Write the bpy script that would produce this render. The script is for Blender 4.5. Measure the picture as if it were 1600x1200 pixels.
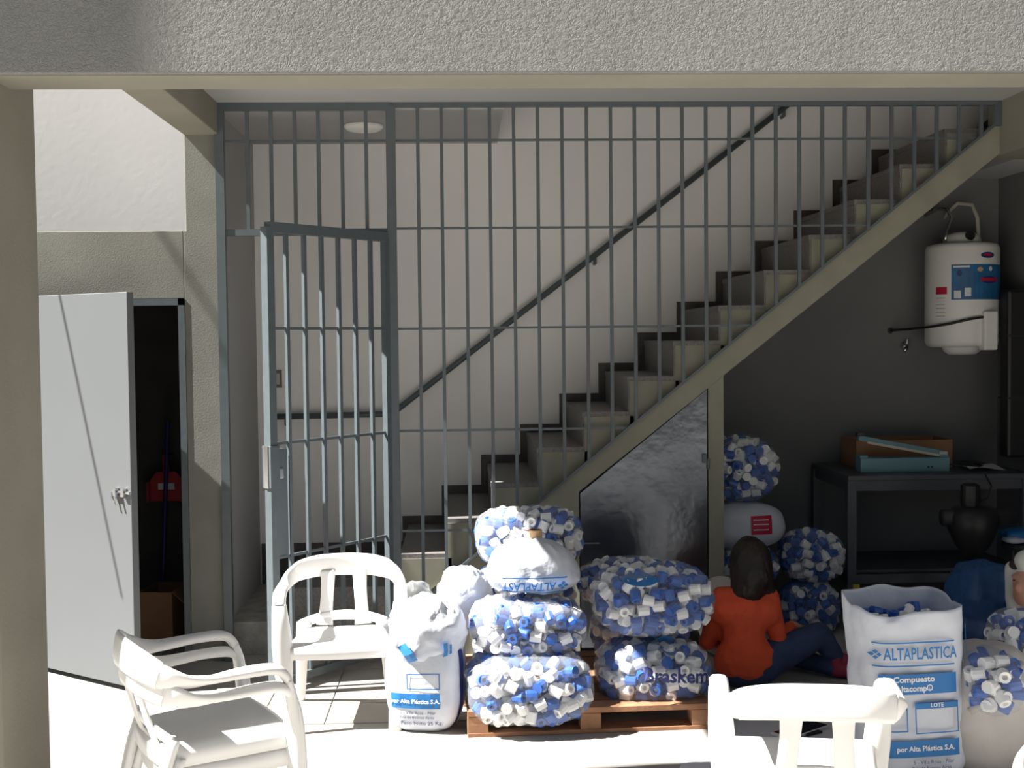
import bpy, bmesh, math, random
from mathutils import Vector, Matrix, noise

scene = bpy.context.scene
for o in list(bpy.data.objects):
    bpy.data.objects.remove(o, do_unlink=True)

# ------------------------------------------------------------------ camera
F = 1900.0                       # focal length in pixels of the 1600 x 1200 frame
CAM = Vector((0.0, -6.6, 1.74))
Yc = Vector((-75 / F, 73 / F, -1)).normalized()      # world +y in camera axes (right, up, back)
e_ = Vector((0, 1, 0)); e_ = (e_ - Yc * e_.dot(Yc)).normalized()
X0 = Yc.cross(e_)
ROLL = 0.012
Zc = (e_ * math.cos(ROLL) - X0 * math.sin(ROLL)).normalized()
Xc = Yc.cross(Zc)
MC = Matrix((Xc, Yc, Zc))        # camera axes -> world axes
cam_d = bpy.data.cameras.new('camera')
cam = bpy.data.objects.new('camera', cam_d)
scene.collection.objects.link(cam)
cam_d.sensor_fit = 'HORIZONTAL'; cam_d.sensor_width = 36.0
cam_d.lens = F / 1600 * 36.0
cam_d.clip_start = 0.05; cam_d.clip_end = 200
cam.matrix_world = Matrix.Translation(CAM) @ MC.to_4x4()
scene.camera = cam

# ------------------------------------------------------------------ light
world = bpy.data.worlds.new('world'); scene.world = world; world.use_nodes = True
wn = world.node_tree
sky = wn.nodes.new('ShaderNodeTexSky'); sky.sky_type = 'NISHITA'; sky.sun_disc = False
SUN_DIR = Vector((1.0, 0.14, -1.13)).normalized()   # travel of the light
sky.sun_elevation = math.asin(-SUN_DIR.z)
sky.sun_rotation = math.atan2(-SUN_DIR.x, -SUN_DIR.y)
sky.air_density = 1.0; sky.dust_density = 1.5; sky.ozone_density = 1.0
wn.links.new(sky.outputs[0], wn.nodes['Background'].inputs[0])
wn.nodes['Background'].inputs[1].default_value = 0.075
sun_d = bpy.data.lights.new('sun', 'SUN'); sun_d.energy = 35.0; sun_d.angle = 0.0093
sun_d.color = (1.0, 0.965, 0.91)
sun = bpy.data.objects.new('sun', sun_d); scene.collection.objects.link(sun)
sun.rotation_euler = SUN_DIR.to_track_quat('-Z', 'Y').to_euler()
sun.location = (-6, -4, 9)
scene.view_settings.view_transform = 'Standard'
scene.view_settings.look = 'None'
scene.view_settings.gamma = 1.0
scene.view_settings.exposure = -0.8
scene.view_settings.use_curve_mapping = False

# ------------------------------------------------------------------ helpers
COL = scene.collection
def ray(px, py):
    return MC @ Vector(((px - 800) / F, (600 - py) / F, -1.0))
def aty(px, py, Y):
    v = ray(px, py); return CAM + v * ((Y - CAM.y) / v.y)
def atz(px, py, Z=0.0):
    v = ray(px, py); return CAM + v * ((Z - CAM.z) / v.z)
def zat(py, Y, px=800): return aty(px, py, Y).z
def xat(px, Y, py=600): return aty(px, py, Y).x

def lin(c):
    return tuple((x / 12.92 if x <= 0.04045 else ((x + 0.055) / 1.055) ** 2.4) for x in c)
def rgb(r, g, b): return lin((r / 255, g / 255, b / 255))

def mat(name, col, rough=0.6, metal=0.0, var=0.0, vscale=6.0, bump=0.0, bscale=60.0, bdist=0.01, spec=0.5, kind='noise', col2=None, detail=4.0):
    m = bpy.data.materials.new(name); m.use_nodes = True
    nt = m.node_tree; b = nt.nodes['Principled BSDF']
    b.inputs['Base Color'].default_value = (*col, 1); b.inputs['Roughness'].default_value = rough
    b.inputs['Metallic'].default_value = metal; b.inputs['Specular IOR Level'].default_value = spec
    tc = nt.nodes.new('ShaderNodeTexCoord')
    if var or col2:
        n = nt.nodes.new('ShaderNodeTexNoise'); n.inputs['Scale'].default_value = vscale; n.inputs['Detail'].default_value = 5
        nt.links.new(tc.outputs['Object'], n.inputs['Vector'])
        r = nt.nodes.new('ShaderNodeValToRGB')
        c2 = col2 or tuple(max(0, c * (1 - var)) for c in col)
        c1 = col if col2 else tuple(min(1, c * (1 + var)) for c in col)
        r.color_ramp.elements[0].position = 0.32; r.color_ramp.elements[1].position = 0.68
        r.color_ramp.elements[0].color = (*c2, 1); r.color_ramp.elements[1].color = (*c1, 1)
        nt.links.new(n.outputs['Fac'], r.inputs['Fac']); nt.links.new(r.outputs['Color'], b.inputs['Base Color'])
    if bump:
        bp = nt.nodes.new('ShaderNodeBump'); bp.inputs['Strength'].default_value = bump; bp.inputs['Distance'].default_value = bdist
        if kind == 'worm':
            n0 = nt.nodes.new('ShaderNodeTexNoise'); n0.inputs['Scale'].default_value = bscale * 0.5
            mx = nt.nodes.new('ShaderNodeMixRGB'); mx.inputs[0].default_value = 0.06
            nt.links.new(tc.outputs['Object'], n0.inputs['Vector'])
            nt.links.new(tc.outputs['Object'], mx.inputs[1]); nt.links.new(n0.outputs['Color'], mx.inputs[2])
            n1 = nt.nodes.new('ShaderNodeTexVoronoi'); n1.feature = 'DISTANCE_TO_EDGE'; n1.inputs['Scale'].default_value = bscale
            nt.links.new(mx.outputs[0], n1.inputs['Vector'])
            n2 = nt.nodes.new('ShaderNodeTexNoise'); n2.inputs['Scale'].default_value = bscale * 0.8; n2.inputs['Detail'].default_value = 6
            nt.links.new(tc.outputs['Object'], n2.inputs['Vector'])
            rr = nt.nodes.new('ShaderNodeValToRGB'); rr.color_ramp.elements[0].position = 0.0; rr.color_ramp.elements[1].position = 0.12
            nt.links.new(n1.outputs['Distance'], rr.inputs['Fac'])
            ad = nt.nodes.new('ShaderNodeMath'); ad.operation = 'MULTIPLY_ADD'; ad.inputs[1].default_value = 0.35
            nt.links.new(rr.outputs['Color'], ad.inputs[0]); nt.links.new(n2.outputs['Fac'], ad.inputs[2])
            nt.links.new(ad.outputs[0], bp.inputs['Height'])
        else:
            n2 = nt.nodes.new('ShaderNodeTexNoise'); n2.inputs['Scale'].default_value = bscale; n2.inputs['Detail'].default_value = detail
            nt.links.new(tc.outputs['Object'], n2.inputs['Vector'])
            nt.links.new(n2.outputs['Fac'], bp.inputs['Height'])
        nt.links.new(bp.outputs['Normal'], b.inputs['Normal'])
    return m

def film(name, col, fac, rough=0.12):
    """thin clear plastic: mostly lets light through, with gloss and a little haze"""
    m = bpy.data.materials.new(name); m.use_nodes = True
    nt = m.node_tree; nt.nodes.clear()
    out = nt.nodes.new('ShaderNodeOutputMaterial'); mix = nt.nodes.new('ShaderNodeMixShader')
    tr = nt.nodes.new('ShaderNodeBsdfTransparent'); tr.inputs[0].default_value = (*[0.55 + 0.45 * c for c in col], 1)
    pr = nt.nodes.new('ShaderNodeBsdfPrincipled'); pr.inputs['Base Color'].default_value = (*col, 1); pr.inputs['Roughness'].default_value = rough
    pr.inputs['Specular IOR Level'].default_value = 0.8
    tc = nt.nodes.new('ShaderNodeTexCoord'); n = nt.nodes.new('ShaderNodeTexNoise'); n.inputs['Scale'].default_value = 16; n.inputs['Detail'].default_value = 6; n.inputs['Distortion'].default_value = 1.2
    bp = nt.nodes.new('ShaderNodeBump'); bp.inputs['Strength'].default_value = 0.6; bp.inputs['Distance'].default_value = 0.02
    nt.links.new(tc.outputs['Object'], n.inputs['Vector']); nt.links.new(n.outputs['Fac'], bp.inputs['Height']); nt.links.new(bp.outputs['Normal'], pr.inputs['Normal'])
    lw = nt.nodes.new('ShaderNodeLayerWeight'); lw.inputs[0].default_value = 0.35
    ma = nt.nodes.new('ShaderNodeMath'); ma.operation = 'MULTIPLY_ADD'; ma.inputs[1].default_value = 0.27; ma.inputs[2].default_value = fac
    nt.links.new(lw.outputs['Facing'], ma.inputs[0]); nt.links.new(ma.outputs[0], mix.inputs[0])
    nt.links.new(tr.outputs[0], mix.inputs[1]); nt.links.new(pr.outputs[0], mix.inputs[2]); nt.links.new(mix.outputs[0], out.inputs[0])
    return m

class MB:
    def __init__(s): s.v = []; s.f = []
    def add(s, vs, fs):
        k = len(s.v); s.v += [tuple(v) for v in vs]; s.f += [tuple(i + k for i in f) for f in fs]; return s
    def box(s, x0, x1, y0, y1, z0, z1):
        if x0 > x1: x0, x1 = x1, x0
        if y0 > y1: y0, y1 = y1, y0
        if z0 > z1: z0, z1 = z1, z0
        v = [(x, y, z) for z in (z0, z1) for y in (y0, y1) for x in (x0, x1)]
        return s.add(v, [(0, 2, 3, 1), (4, 5, 7, 6), (0, 1, 5, 4), (2, 6, 7, 3), (0, 4, 6, 2), (1, 3, 7, 5)])
    def bar(s, a, b, w, h, up=(0, 0, 1)):
        """rectangular bar from a to b: w across, h along 'up'"""
        a = Vector(a); b = Vector(b); t = (b - a).normalized(); u = Vector(up)
        if abs(t.dot(u)) > 0.98: u = Vector((0, 1, 0))
        n = t.cross(u).normalized(); u = n.cross(t).normalized()
        v = []
        for p in (a, b):
            for i, j in ((-1, -1), (1, -1), (1, 1), (-1, 1)): v.append(p + n * (i * w / 2) + u * (j * h / 2))
        return s.add(v, [(3, 2, 1, 0), (4, 5, 6, 7), (0, 1, 5, 4), (1, 2, 6, 5), (2, 3, 7, 6), (3, 0, 4, 7)])
    def prism(s, poly, y0, y1):
        """polygon in x,z (counter-clockwise seen from -y) pushed from y0 to y1"""
        n = len(poly); v = [(x, y0, z) for x, z in poly] + [(x, y1, z) for x, z in poly]
        f = [tuple(range(n)), tuple(range(2 * n - 1, n - 1, -1))]
        f += [((i + 1) % n, i, i + n, (i + 1) % n + n) for i in range(n)]
        return s.add(v, f)
    def tube(s, pts, r, seg=8, cap=True):
        pts = [Vector(p) for p in pts]; n = len(pts); rs = r if isinstance(r, (list, tuple)) else [r] * n
        base = len(s.v); u = None
        for i, p in enumerate(pts):
            t = (pts[min(i + 1, n - 1)] - pts[max(i - 1, 0)]).normalized()
            if u is None: u = t.orthogonal().normalized()
            u = (u - t * u.dot(t)).normalized(); w = t.cross(u)
            for k in range(seg):
                a = 2 * math.pi * k / seg; s.v.append(tuple(p + (u * math.cos(a) + w * math.sin(a)) * rs[i]))
        for i in range(n - 1):
            for k in range(seg):
                a = base + i * seg + k; b = base + i * seg + (k + 1) % seg
                s.f.append((a, b, b + seg, a + seg))
        if cap:
            s.f.append(tuple(base + k for k in reversed(range(seg)))); s.f.append(tuple(base + (n - 1) * seg + k for k in range(seg)))
        return s
    def lathe(s, prof, seg=24, c=(0, 0, 0), cap=True):
        """profile of (r, z) about the z axis"""
        base = len(s.v); n = len(prof)
        for r, z in prof:
            for k in range(seg):
                a = 2 * math.pi * k / seg; s.v.append((c[0] + r * math.cos(a), c[1] + r * math.sin(a), c[2] + z))
        for i in range(n - 1):
            for k in range(seg):
                a = base + i * seg + k; b = base + i * seg + (k + 1) % seg
                s.f.append((a, b, b + seg, a + seg))
        if cap:
            s.f.append(tuple(base + k for k in reversed(range(seg)))); s.f.append(tuple(base + (n - 1) * seg + k for k in range(seg)))
        return s
    def grid(s, fn, nu, nv, closed=False):
        base = len(s.v)
        for j in range(nv + 1):
            for i in range(nu if closed else nu + 1): s.v.append(tuple(fn(i / nu, j / nv)))
        w = nu if closed else nu + 1
        for j in range(nv):
            for i in range(nu):
                a = base + j * w + i; b = base + j * w + (i + 1) % w
                s.f.append((a, b, b + w, a + w))
        return s
    def sweep(s, pts, ws, ts, sub=5, sec=10, power=3.0):
        """ribbon along smoothed points; ws: half-width vectors, ts: half thicknesses"""
        P, W, T = spline(pts, sub), spline(ws, sub), [x[0] for x in spline([(t, 0, 0) for t in ts], sub)]
        n = len(P); base = len(s.v)
        for i in range(n):
            t = (P[min(i + 1, n - 1)] - P[max(i - 1, 0)]).normalized()
            w = W[i] - t * W[i].dot(t); nn = t.cross(w).normalized() * T[i]
            for k in range(sec):
                a = 2 * math.pi * (k + 0.5) / sec; ca, sa = math.cos(a), math.sin(a)
                q = (abs(ca) ** power + abs(sa) ** power) ** (-1 / power)
                s.v.append(tuple(P[i] + w * (ca * q) + nn * (sa * q)))
        for i in range(n - 1):
            for k in range(sec):
                a = base + i * sec + k; b = base + i * sec + (k + 1) % sec
                s.f.append((a, b, b + sec, a + sec))
        s.f.append(tuple(base + k for k in reversed(range(sec)))); s.f.append(tuple(base + (n - 1) * sec + k for k in range(sec)))
        return s
    def xf(s, m):
        s.v = [tuple(m @ Vector(v)) for v in s.v]; return s
    def mesh(s, name, m=None, smooth=False):
        me = bpy.data.meshes.new(name); me.from_pydata(s.v, [], s.f); me.update()
        bm = bmesh.new(); bm.from_mesh(me); bmesh.ops.recalc_face_normals(bm, faces=bm.faces); bm.to_mesh(me); bm.free()
        if m: me.materials.append(m)
        if smooth: me.polygons.foreach_set('use_smooth', [True] * len(me.polygons))
        return me
    def build(s, name, m=None, parent=None, smooth=False, bevel=0.0):
        o = bpy.data.objects.new(name, s.mesh(name, m, smooth)); COL.objects.link(o)
        if parent is not None: o.parent = parent
        if bevel:
            b = o.modifiers.new('bevel', 'BEVEL'); b.width = bevel; b.segments = 2; b.limit_method = 'ANGLE'
        return o

def spline(pts, sub):
    P = [Vector(p) for p in pts]; out = []
    for i in range(len(P) - 1):
        a, b, c, d = P[max(i - 1, 0)], P[i], P[i + 1], P[min(i + 2, len(P) - 1)]
        for k in range(sub):
            t = k / sub
            out.append(0.5 * (2 * b + (c - a) * t + (2 * a - 5 * b + 4 * c - d) * t * t + (3 * b - a - 3 * c + d) * t ** 3))
    out.append(P[-1]); return out

def tag(o, label, cat=None, group=None, kind=None):
    o['label'] = label
    if cat: o['category'] = cat
    if group: o['group'] = group
    if kind: o['kind'] = kind
    return o
def empty(name, loc=(0, 0, 0), rz=0.0):
    o = bpy.data.objects.new(name, None); COL.objects.link(o); o.location = loc; o.rotation_euler = (0, 0, rz); o.empty_display_size = 0.1
    return o
def copy_tree(o, parent=None):
    c = o.copy(); COL.objects.link(c); c.parent = parent
    for ch in [x for x in bpy.data.objects if x.parent == o]: copy_tree(ch, c)
    return c
def struct(mb, name, m, label, cat, parent=None, bevel=0.0):
    o = mb.build(name, m, parent, bevel=bevel)
    if parent is None: tag(o, label, cat, kind='structure')
    return o

def text_mesh(txt, size, bold=0.0, align='CENTER', sx=1.0):
    """flat lettering as (verts, faces) in x (right), y (up)"""
    cu = bpy.data.curves.new('lettering', 'FONT'); cu.body = txt; cu.size = size; cu.align_x = align; cu.align_y = 'CENTER'; cu.offset = bold; cu.resolution_u = 2
    ob = bpy.data.objects.new('lettering', cu); COL.objects.link(ob)
    dg = bpy.context.evaluated_depsgraph_get(); me = bpy.data.meshes.new_from_object(ob.evaluated_get(dg))
    v = [(p.co.x * sx, p.co.y) for p in me.vertices]; f = [tuple(p.vertices) for p in me.polygons]
    bpy.data.objects.remove(ob, do_unlink=True); bpy.data.meshes.remove(me); bpy.data.curves.remove(cu)
    return v, f

def blob(name, caps, m, parent=None, voxel=0.012, smooth=6, balls=(), extra=None):
    """one continuous skin over tapered limbs (p0, r0, p1, r1) and stretched balls (centre, radii)"""
    bm = bmesh.new()
    for p0, r0, p1, r1 in caps:
        b2 = bmesh.new()
        for p, r in ((p0, r0), (p1, r1)):
            bmesh.ops.create_icosphere(b2, subdivisions=2, radius=r, matrix=Matrix.Translation(Vector(p)))
        ch = bmesh.ops.convex_hull(b2, input=b2.verts)
        bmesh.ops.delete(b2, geom=list({g for g in ch['geom_interior'] + ch['geom_unused'] if isinstance(g, bmesh.types.BMVert)}), context='VERTS')
        me = bpy.data.meshes.new('t'); b2.to_mesh(me); b2.free(); bm.from_mesh(me); bpy.data.meshes.remove(me)
    for c, r, *rot in balls:
        M = Matrix.Translation(Vector(c)) @ (rot[0].to_4x4() if rot else Matrix.Identity(4)) @ Matrix.Diagonal((*r, 1))
        bmesh.ops.create_icosphere(bm, subdivisions=3, radius=1.0, matrix=M)
    me = bpy.data.meshes.new(name); bm.to_mesh(me); bm.free()
    ob = bpy.data.objects.new('t', me); COL.objects.link(ob)
    r = ob.modifiers.new('r', 'REMESH'); r.mode = 'VOXEL'; r.voxel_size = voxel
    if smooth:
        sm = ob.modifiers.new('s', 'SMOOTH'); sm.iterations = smooth; sm.factor = 0.5
    dg = bpy.context.evaluated_depsgraph_get(); me2 = bpy.data.meshes.new_from_object(ob.evaluated_get(dg))
    bpy.data.objects.remove(ob, do_unlink=True); bpy.data.meshes.remove(me)
    me2.name = name; me2.materials.clear(); me2.materials.append(m)
    if extra:
        for v in me2.vertices: v.co = extra(v.co)
    me2.polygons.foreach_set('use_smooth', [True] * len(me2.polygons))
    o = bpy.data.objects.new(name, me2); COL.objects.link(o)
    if parent is not None: o.parent = parent
    return o

# ------------------------------------------------------------------ materials
M = {}
M['stucco'] = mat('stucco', (0.225, 0.227, 0.215), 0.9, var=0.06, vscale=3, bump=0.75, bscale=62, bdist=0.004, kind='worm', spec=0.2)
M['stucco_fine'] = mat('stucco_fine', (0.20, 0.20, 0.178), 0.9, var=0.08, vscale=4, bump=0.3, bscale=120, bdist=0.003, spec=0.2)
M['khaki'] = mat('khaki_paint', (0.245, 0.23, 0.188), 0.85, var=0.06, vscale=3, bump=0.3, bscale=90, bdist=0.003, spec=0.2)
M['white_wall'] = mat('white_wall', (0.53, 0.525, 0.52), 0.85, var=0.03, vscale=1.5, bump=0.13, bscale=25, bdist=0.006, spec=0.2)
M['white_flat'] = mat('white_flat', (0.87, 0.855, 0.84), 0.85, var=0.02, vscale=1.5, spec=0.2)
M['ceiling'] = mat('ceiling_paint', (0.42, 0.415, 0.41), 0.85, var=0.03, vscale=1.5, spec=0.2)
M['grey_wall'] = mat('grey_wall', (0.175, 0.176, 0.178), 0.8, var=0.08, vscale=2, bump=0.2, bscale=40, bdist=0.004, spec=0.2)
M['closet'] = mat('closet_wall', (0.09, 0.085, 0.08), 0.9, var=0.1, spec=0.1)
M['floor'] = mat('floor_cement', (0.36, 0.345, 0.32), 0.75, var=0.10, vscale=2.5, bump=0.15, bscale=80, bdist=0.002)
M['paving'] = mat('paving_tile', (0.38, 0.355, 0.32), 0.7, var=0.10, vscale=5, bump=0.15, bscale=60, bdist=0.002)
M['concrete'] = mat('concrete', (0.30, 0.29, 0.275), 0.9, var=0.2, vscale=14, bump=0.5, bscale=60, bdist=0.006)
M['granite'] = mat('granite', (0.16, 0.15, 0.145), 0.55, var=0.25, vscale=90)
M['granite_dark'] = mat('granite_dark', (0.085, 0.075, 0.072), 0.5, var=0.2, vscale=90)
M['stair_side'] = mat('stair_side', (0.24, 0.235, 0.185), 0.85, var=0.08, vscale=6)
M['steel'] = mat('grey_steel_paint', (0.085, 0.105, 0.115), 0.45, var=0.06, vscale=20)
M['steel_door'] = mat('dark_steel_sheet', (0.115, 0.125, 0.145), 0.24, metal=0.85, var=0.15, vscale=3, bump=0.3, bscale=4, bdist=0.03)
M['door_paint'] = mat('pale_grey_door', (0.108, 0.116, 0.122), 0.5, var=0.02, vscale=2)
M['chrome'] = mat('chrome', (0.6, 0.6, 0.6), 0.25, metal=1.0)
M['black'] = mat('black_plastic', (0.012, 0.012, 0.013), 0.45)
M['dark_metal'] = mat('dark_metal', (0.035, 0.036, 0.04), 0.5, metal=0.3, var=0.2, vscale=8)
M['bench'] = mat('bench_steel', (0.075, 0.08, 0.092), 0.5, var=0.1, vscale=6)
M['plastic'] = mat('white_plastic', (0.80, 0.79, 0.77), 0.38, var=0.02, vscale=4)
M['cap_white'] = mat('cap_white', (0.88, 0.87, 0.85), 0.45)
M['cap_blue'] = mat('cap_blue', (0.015, 0.10, 0.42), 0.4)
M['film'] = film('clear_film', (0.85, 0.88, 0.92), 0.06)
M['film_blue'] = film('blue_film', (0.05, 0.16, 0.42), 0.42)
M['sack'] = mat('white_sack', (0.60, 0.63, 0.70), 0.6, var=0.05, vscale=6, bump=0.35, bscale=14, bdist=0.02)
M['sack_grey'] = mat('grey_sack', (0.50, 0.47, 0.45), 0.7, var=0.06, vscale=6, bump=0.35, bscale=14, bdist=0.02)
M['ink'] = mat('blue_ink', (0.008, 0.15, 0.42), 0.5)
M['ink_dark'] = mat('navy_ink', (0.02, 0.03, 0.16), 0.5)
M['ink_white'] = mat('white_ink', (0.70, 0.72, 0.76), 0.6)
M['ink_red'] = mat('red_ink', (0.50, 0.01, 0.05), 0.5)
M['wood'] = mat('pallet_wood', (0.32, 0.16, 0.085), 0.8, var=0.25, vscale=9, bump=0.3, bscale=50, bdist=0.004)
M['card'] = mat('cardboard', (0.32, 0.17, 0.09), 0.85, var=0.08, vscale=5)
M['red'] = mat('red_plastic', (0.42, 0.02, 0.03), 0.45)
M['blue_stick'] = mat('blue_stick', (0.015, 0.02, 0.14), 0.4)
M['yellow'] = mat('yellow_tag', (0.55, 0.42, 0.02), 0.6)
M['lamp'] = mat('lamp_glass', (0.85, 0.83, 0.80), 0.4)
M['teal'] = mat('sealer_blue', (0.13, 0.27, 0.31), 0.5)
M['tan'] = mat('tan_strip', (0.55, 0.36, 0.2), 0.7)
M['skin'] = mat('skin', (0.50, 0.25, 0.18), 0.55)
M['shirt'] = mat('orange_shirt', (0.68, 0.085, 0.03), 0.85, var=0.06, vscale=8, bump=0.4, bscale=18, bdist=0.02)
M['jeans'] = mat('blue_jeans', (0.028, 0.05, 0.12), 0.85, var=0.15, vscale=14, bump=0.3, bscale=16, bdist=0.015)
M['hair'] = mat('dark_hair', (0.018, 0.011, 0.009), 0.5, var=0.35, vscale=25, bump=0.5, bscale=60, bdist=0.01)
M['shoe'] = mat('crimson_shoe', (0.30, 0.02, 0.06), 0.6)
M['hood'] = mat('pale_hooded_top', (0.56, 0.56, 0.52), 0.85, var=0.05, vscale=8, bump=0.3, bscale=16, bdist=0.015)
M['paper'] = mat('paper_sheet', (0.62, 0.63, 0.67), 0.7)
M['screen'] = mat('dark_screen', (0.01, 0.01, 0.011), 0.15)
M['cream'] = mat('cream_plate', (0.5, 0.47, 0.4), 0.6)

# ================================================================== THE SETTING
YB = 1.15                                   # back wall of the stairwell
XL = xat(348, 0.0, 600)                     # left edge of the grille opening
X_COL = xat(289, 0.0, 300)                  # left edge of the column
X_LB = X_COL
Z_CEIL = 3.0
Y_FAC0, Y_FAC1 = -2.60, -2.37               # front beam, front and back face
Z_BEAM = 2.60
X_RB = xat(1562, 0.0, 200)
X_RW = 3.44

# floor: cement with jointed paving in the open bay
fl = MB(); fl.box(-9, 9, -16, 1.3, -0.12, 0.0)
floor = struct(fl, 'floor', M['floor'], 'pale sunlit cement floor of the yard and porch', 'floor')
for i in range(5):
    for j in range(4):
        x0 = -1.25 + i * 0.30; y0 = -1.15 + j * 0.30
        MB().box(x0 + 0.004, x0 + 0.296, y0 + 0.004, y0 + 0.296, 0.0, 0.006).build('tile', M['paving'], floor)

# left front pillar and front beam
X_PIL = -1.526
struct(MB().box(-2.15, X_PIL, Y_FAC0, -2.15, 0.0, 3.3), 'pillar', M['khaki'], 'beige rendered pillar at the edge of the porch', 'pillar', bevel=0.008)
struct(MB().box(-5.0, 6.0, Y_FAC0, Y_FAC1, Z_BEAM, 3.3), 'front_beam', M['stucco'], 'grey rough-rendered beam spanning the front of the porch', 'beam', bevel=0.006)
struct(MB().box(X_PIL, 6.0, Y_FAC0 + 0.012, Y_FAC1 - 0.003, Z_BEAM - 0.004, Z_BEAM + 0.02), 'trim_1', M['khaki'], 'smooth beige underside of the front beam', 'trim')
# beam running back to the column
struct(MB().box(X_LB, X_LB + 0.185, Y_FAC1, 0.16, zat(211, 0.0, 300), 3.5), 'side_beam', M['khaki'], 'khaki beam running back from the front beam to the column', 'beam', bevel=0.006)
# ceiling slab over the porch
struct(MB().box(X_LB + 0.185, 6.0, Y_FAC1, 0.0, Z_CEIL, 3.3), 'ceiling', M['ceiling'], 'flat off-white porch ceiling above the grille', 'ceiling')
# projecting upper wall of the house, left of the frame, that shades the end of the beam
struct(MB().box(-5.5, -3.5, -2.955, -2.61, 2.9, 7.0), 'wall_upper', M['stucco'], 'upper house wall that stands forward beyond the pillar', 'wall')

# door wall with column (openings cut by building it in pieces)
XH = -2.43; XJ = xat(291, 0.0, 600); ZD = zat(467, 0.0, 250); ZW = zat(361, 0.0, 190)
wl = MB()
wl.box(-6.0, XH, 0.0, 0.15, 0.0, ZW)
wl.box(XH, XJ, 0.0, 0.15, ZD, ZW)
wl.prism([(XJ, 0), (XL - 0.005, 0), (XL - 0.005, Z_CEIL), (X_COL, Z_CEIL), (X_COL, ZW), (XJ, ZW)], 0.0, 0.15)
struct(wl, 'wall_left', M['stucco_fine'], 'grey rendered wall and column around the storeroom doorway', 'wall', bevel=0.004)
# storeroom behind it
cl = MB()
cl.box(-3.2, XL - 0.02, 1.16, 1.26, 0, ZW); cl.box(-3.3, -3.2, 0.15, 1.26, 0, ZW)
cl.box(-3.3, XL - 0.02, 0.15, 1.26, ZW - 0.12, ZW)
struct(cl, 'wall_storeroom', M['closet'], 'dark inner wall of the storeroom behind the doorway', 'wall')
struct(MB().box(-6.0, -1.32, 1.9, 2.05, 0.0, 6.0), 'wall_neighbour', M['white_wall'], 'white plastered wall rising behind the storeroom roof', 'wall')
# door frame
df = MB(); w = 0.035
df.box(XH, XJ, -0.005, 0.10, ZD - w, ZD); df.box(XJ - w, XJ, -0.005, 0.10, 0, ZD); df.box(XH, XH + w, -0.005, 0.10, 0, ZD)
struct(df, 'trim_2', M['steel'], 'thin grey steel frame of the storeroom doorway', 'door frame')

# storeroom door leaf, swung open towards the camera
pF = aty(203, 456, -0.60); leafv = Vector((pF.x - XH, -0.60, 0)); Wd = leafv.length
d1 = empty('door_1', (XH, 0.0, 0.0), math.atan2(leafv.y, leafv.x))
tag(d1, 'pale grey metal storeroom door standing ajar', 'door', kind='structure')
MB().box(0, Wd, -0.02, 0.02, 0.03, pF.z).build('leaf', M['door_paint'], d1, bevel=0.003)
zb = zat(770, -0.6, 190)
bo = MB(); bo.tube([(Wd - 0.13, -0.03, zb), (Wd + 0.005, -0.03, zb)], 0.008); bo.box(Wd - 0.11, Wd - 0.09, -0.045, -0.02, zb - 0.02, zb + 0.02); bo.box(Wd - 0.05, Wd - 0.03, -0.045, -0.02, zb - 0.02, zb + 0.02)
bo.build('bolt', M['chrome'], d1)
for dx in (0.118, 0.085):
    bo = MB(); bo.tube([(Wd - dx, -0.04, zb), (Wd - dx + 0.006, -0.045, zb - 0.03), (Wd - dx + 0.02, -0.04, zb - 0.065)], 0.006); bo.build('bolt_handle', M['chrome'], d1)

# stairwell shell
wb = MB(); wb.box(-1.45, 6.0, YB, YB + 0.15, 0.0, 6.0)
struct(wb, 'wall_back', M['white_flat'], 'white stairwell wall behind the handrail', 'wall')
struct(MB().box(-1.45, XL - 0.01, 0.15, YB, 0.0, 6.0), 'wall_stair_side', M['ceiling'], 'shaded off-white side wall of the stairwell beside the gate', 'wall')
X_OPEN = xat(785, 0.1, 190)
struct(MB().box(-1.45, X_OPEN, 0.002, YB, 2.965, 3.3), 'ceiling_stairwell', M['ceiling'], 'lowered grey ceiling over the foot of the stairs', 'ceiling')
sh = MB(); sh.box(X_OPEN - 0.1, 6.0, 0.0, 0.12, Z_CEIL, 6.0); sh.box(X_OPEN - 0.1, 6.0, 0.0, YB + 0.15, 5.9, 6.0); sh.box(X_OPEN - 0.1, X_OPEN, 0.0, YB + 0.1, 3.3, 6.0); sh.box(5.9, 6.0, 0.0, YB + 0.1, 2.9, 6.0)
struct(sh, 'wall_shaft', M['white_flat'], 'white enclosure of the upper stair shaft', 'wall')
# right side
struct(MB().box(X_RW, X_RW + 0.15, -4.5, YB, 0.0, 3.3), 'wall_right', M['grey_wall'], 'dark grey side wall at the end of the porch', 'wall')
struct(MB().box(X_RB, X_RB + 0.2, Y_FAC1, 0.15, zat(243, 0.0, 1562), 3.3), 'end_beam', M['khaki'], 'shaded khaki beam at the top end of the stairs', 'beam')

# ------------------------------------------------------------------ staircase
TR, RI = 0.2525, 0.1925
SX0 = xat(628, 0.05, 866); SZ0 = zat(866, 0.05, 660)
NS = 13
st = tag(empty('staircase', (SX0, 0.5, 0)), 'concrete staircase climbing behind the steel grille', 'staircase')
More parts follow.
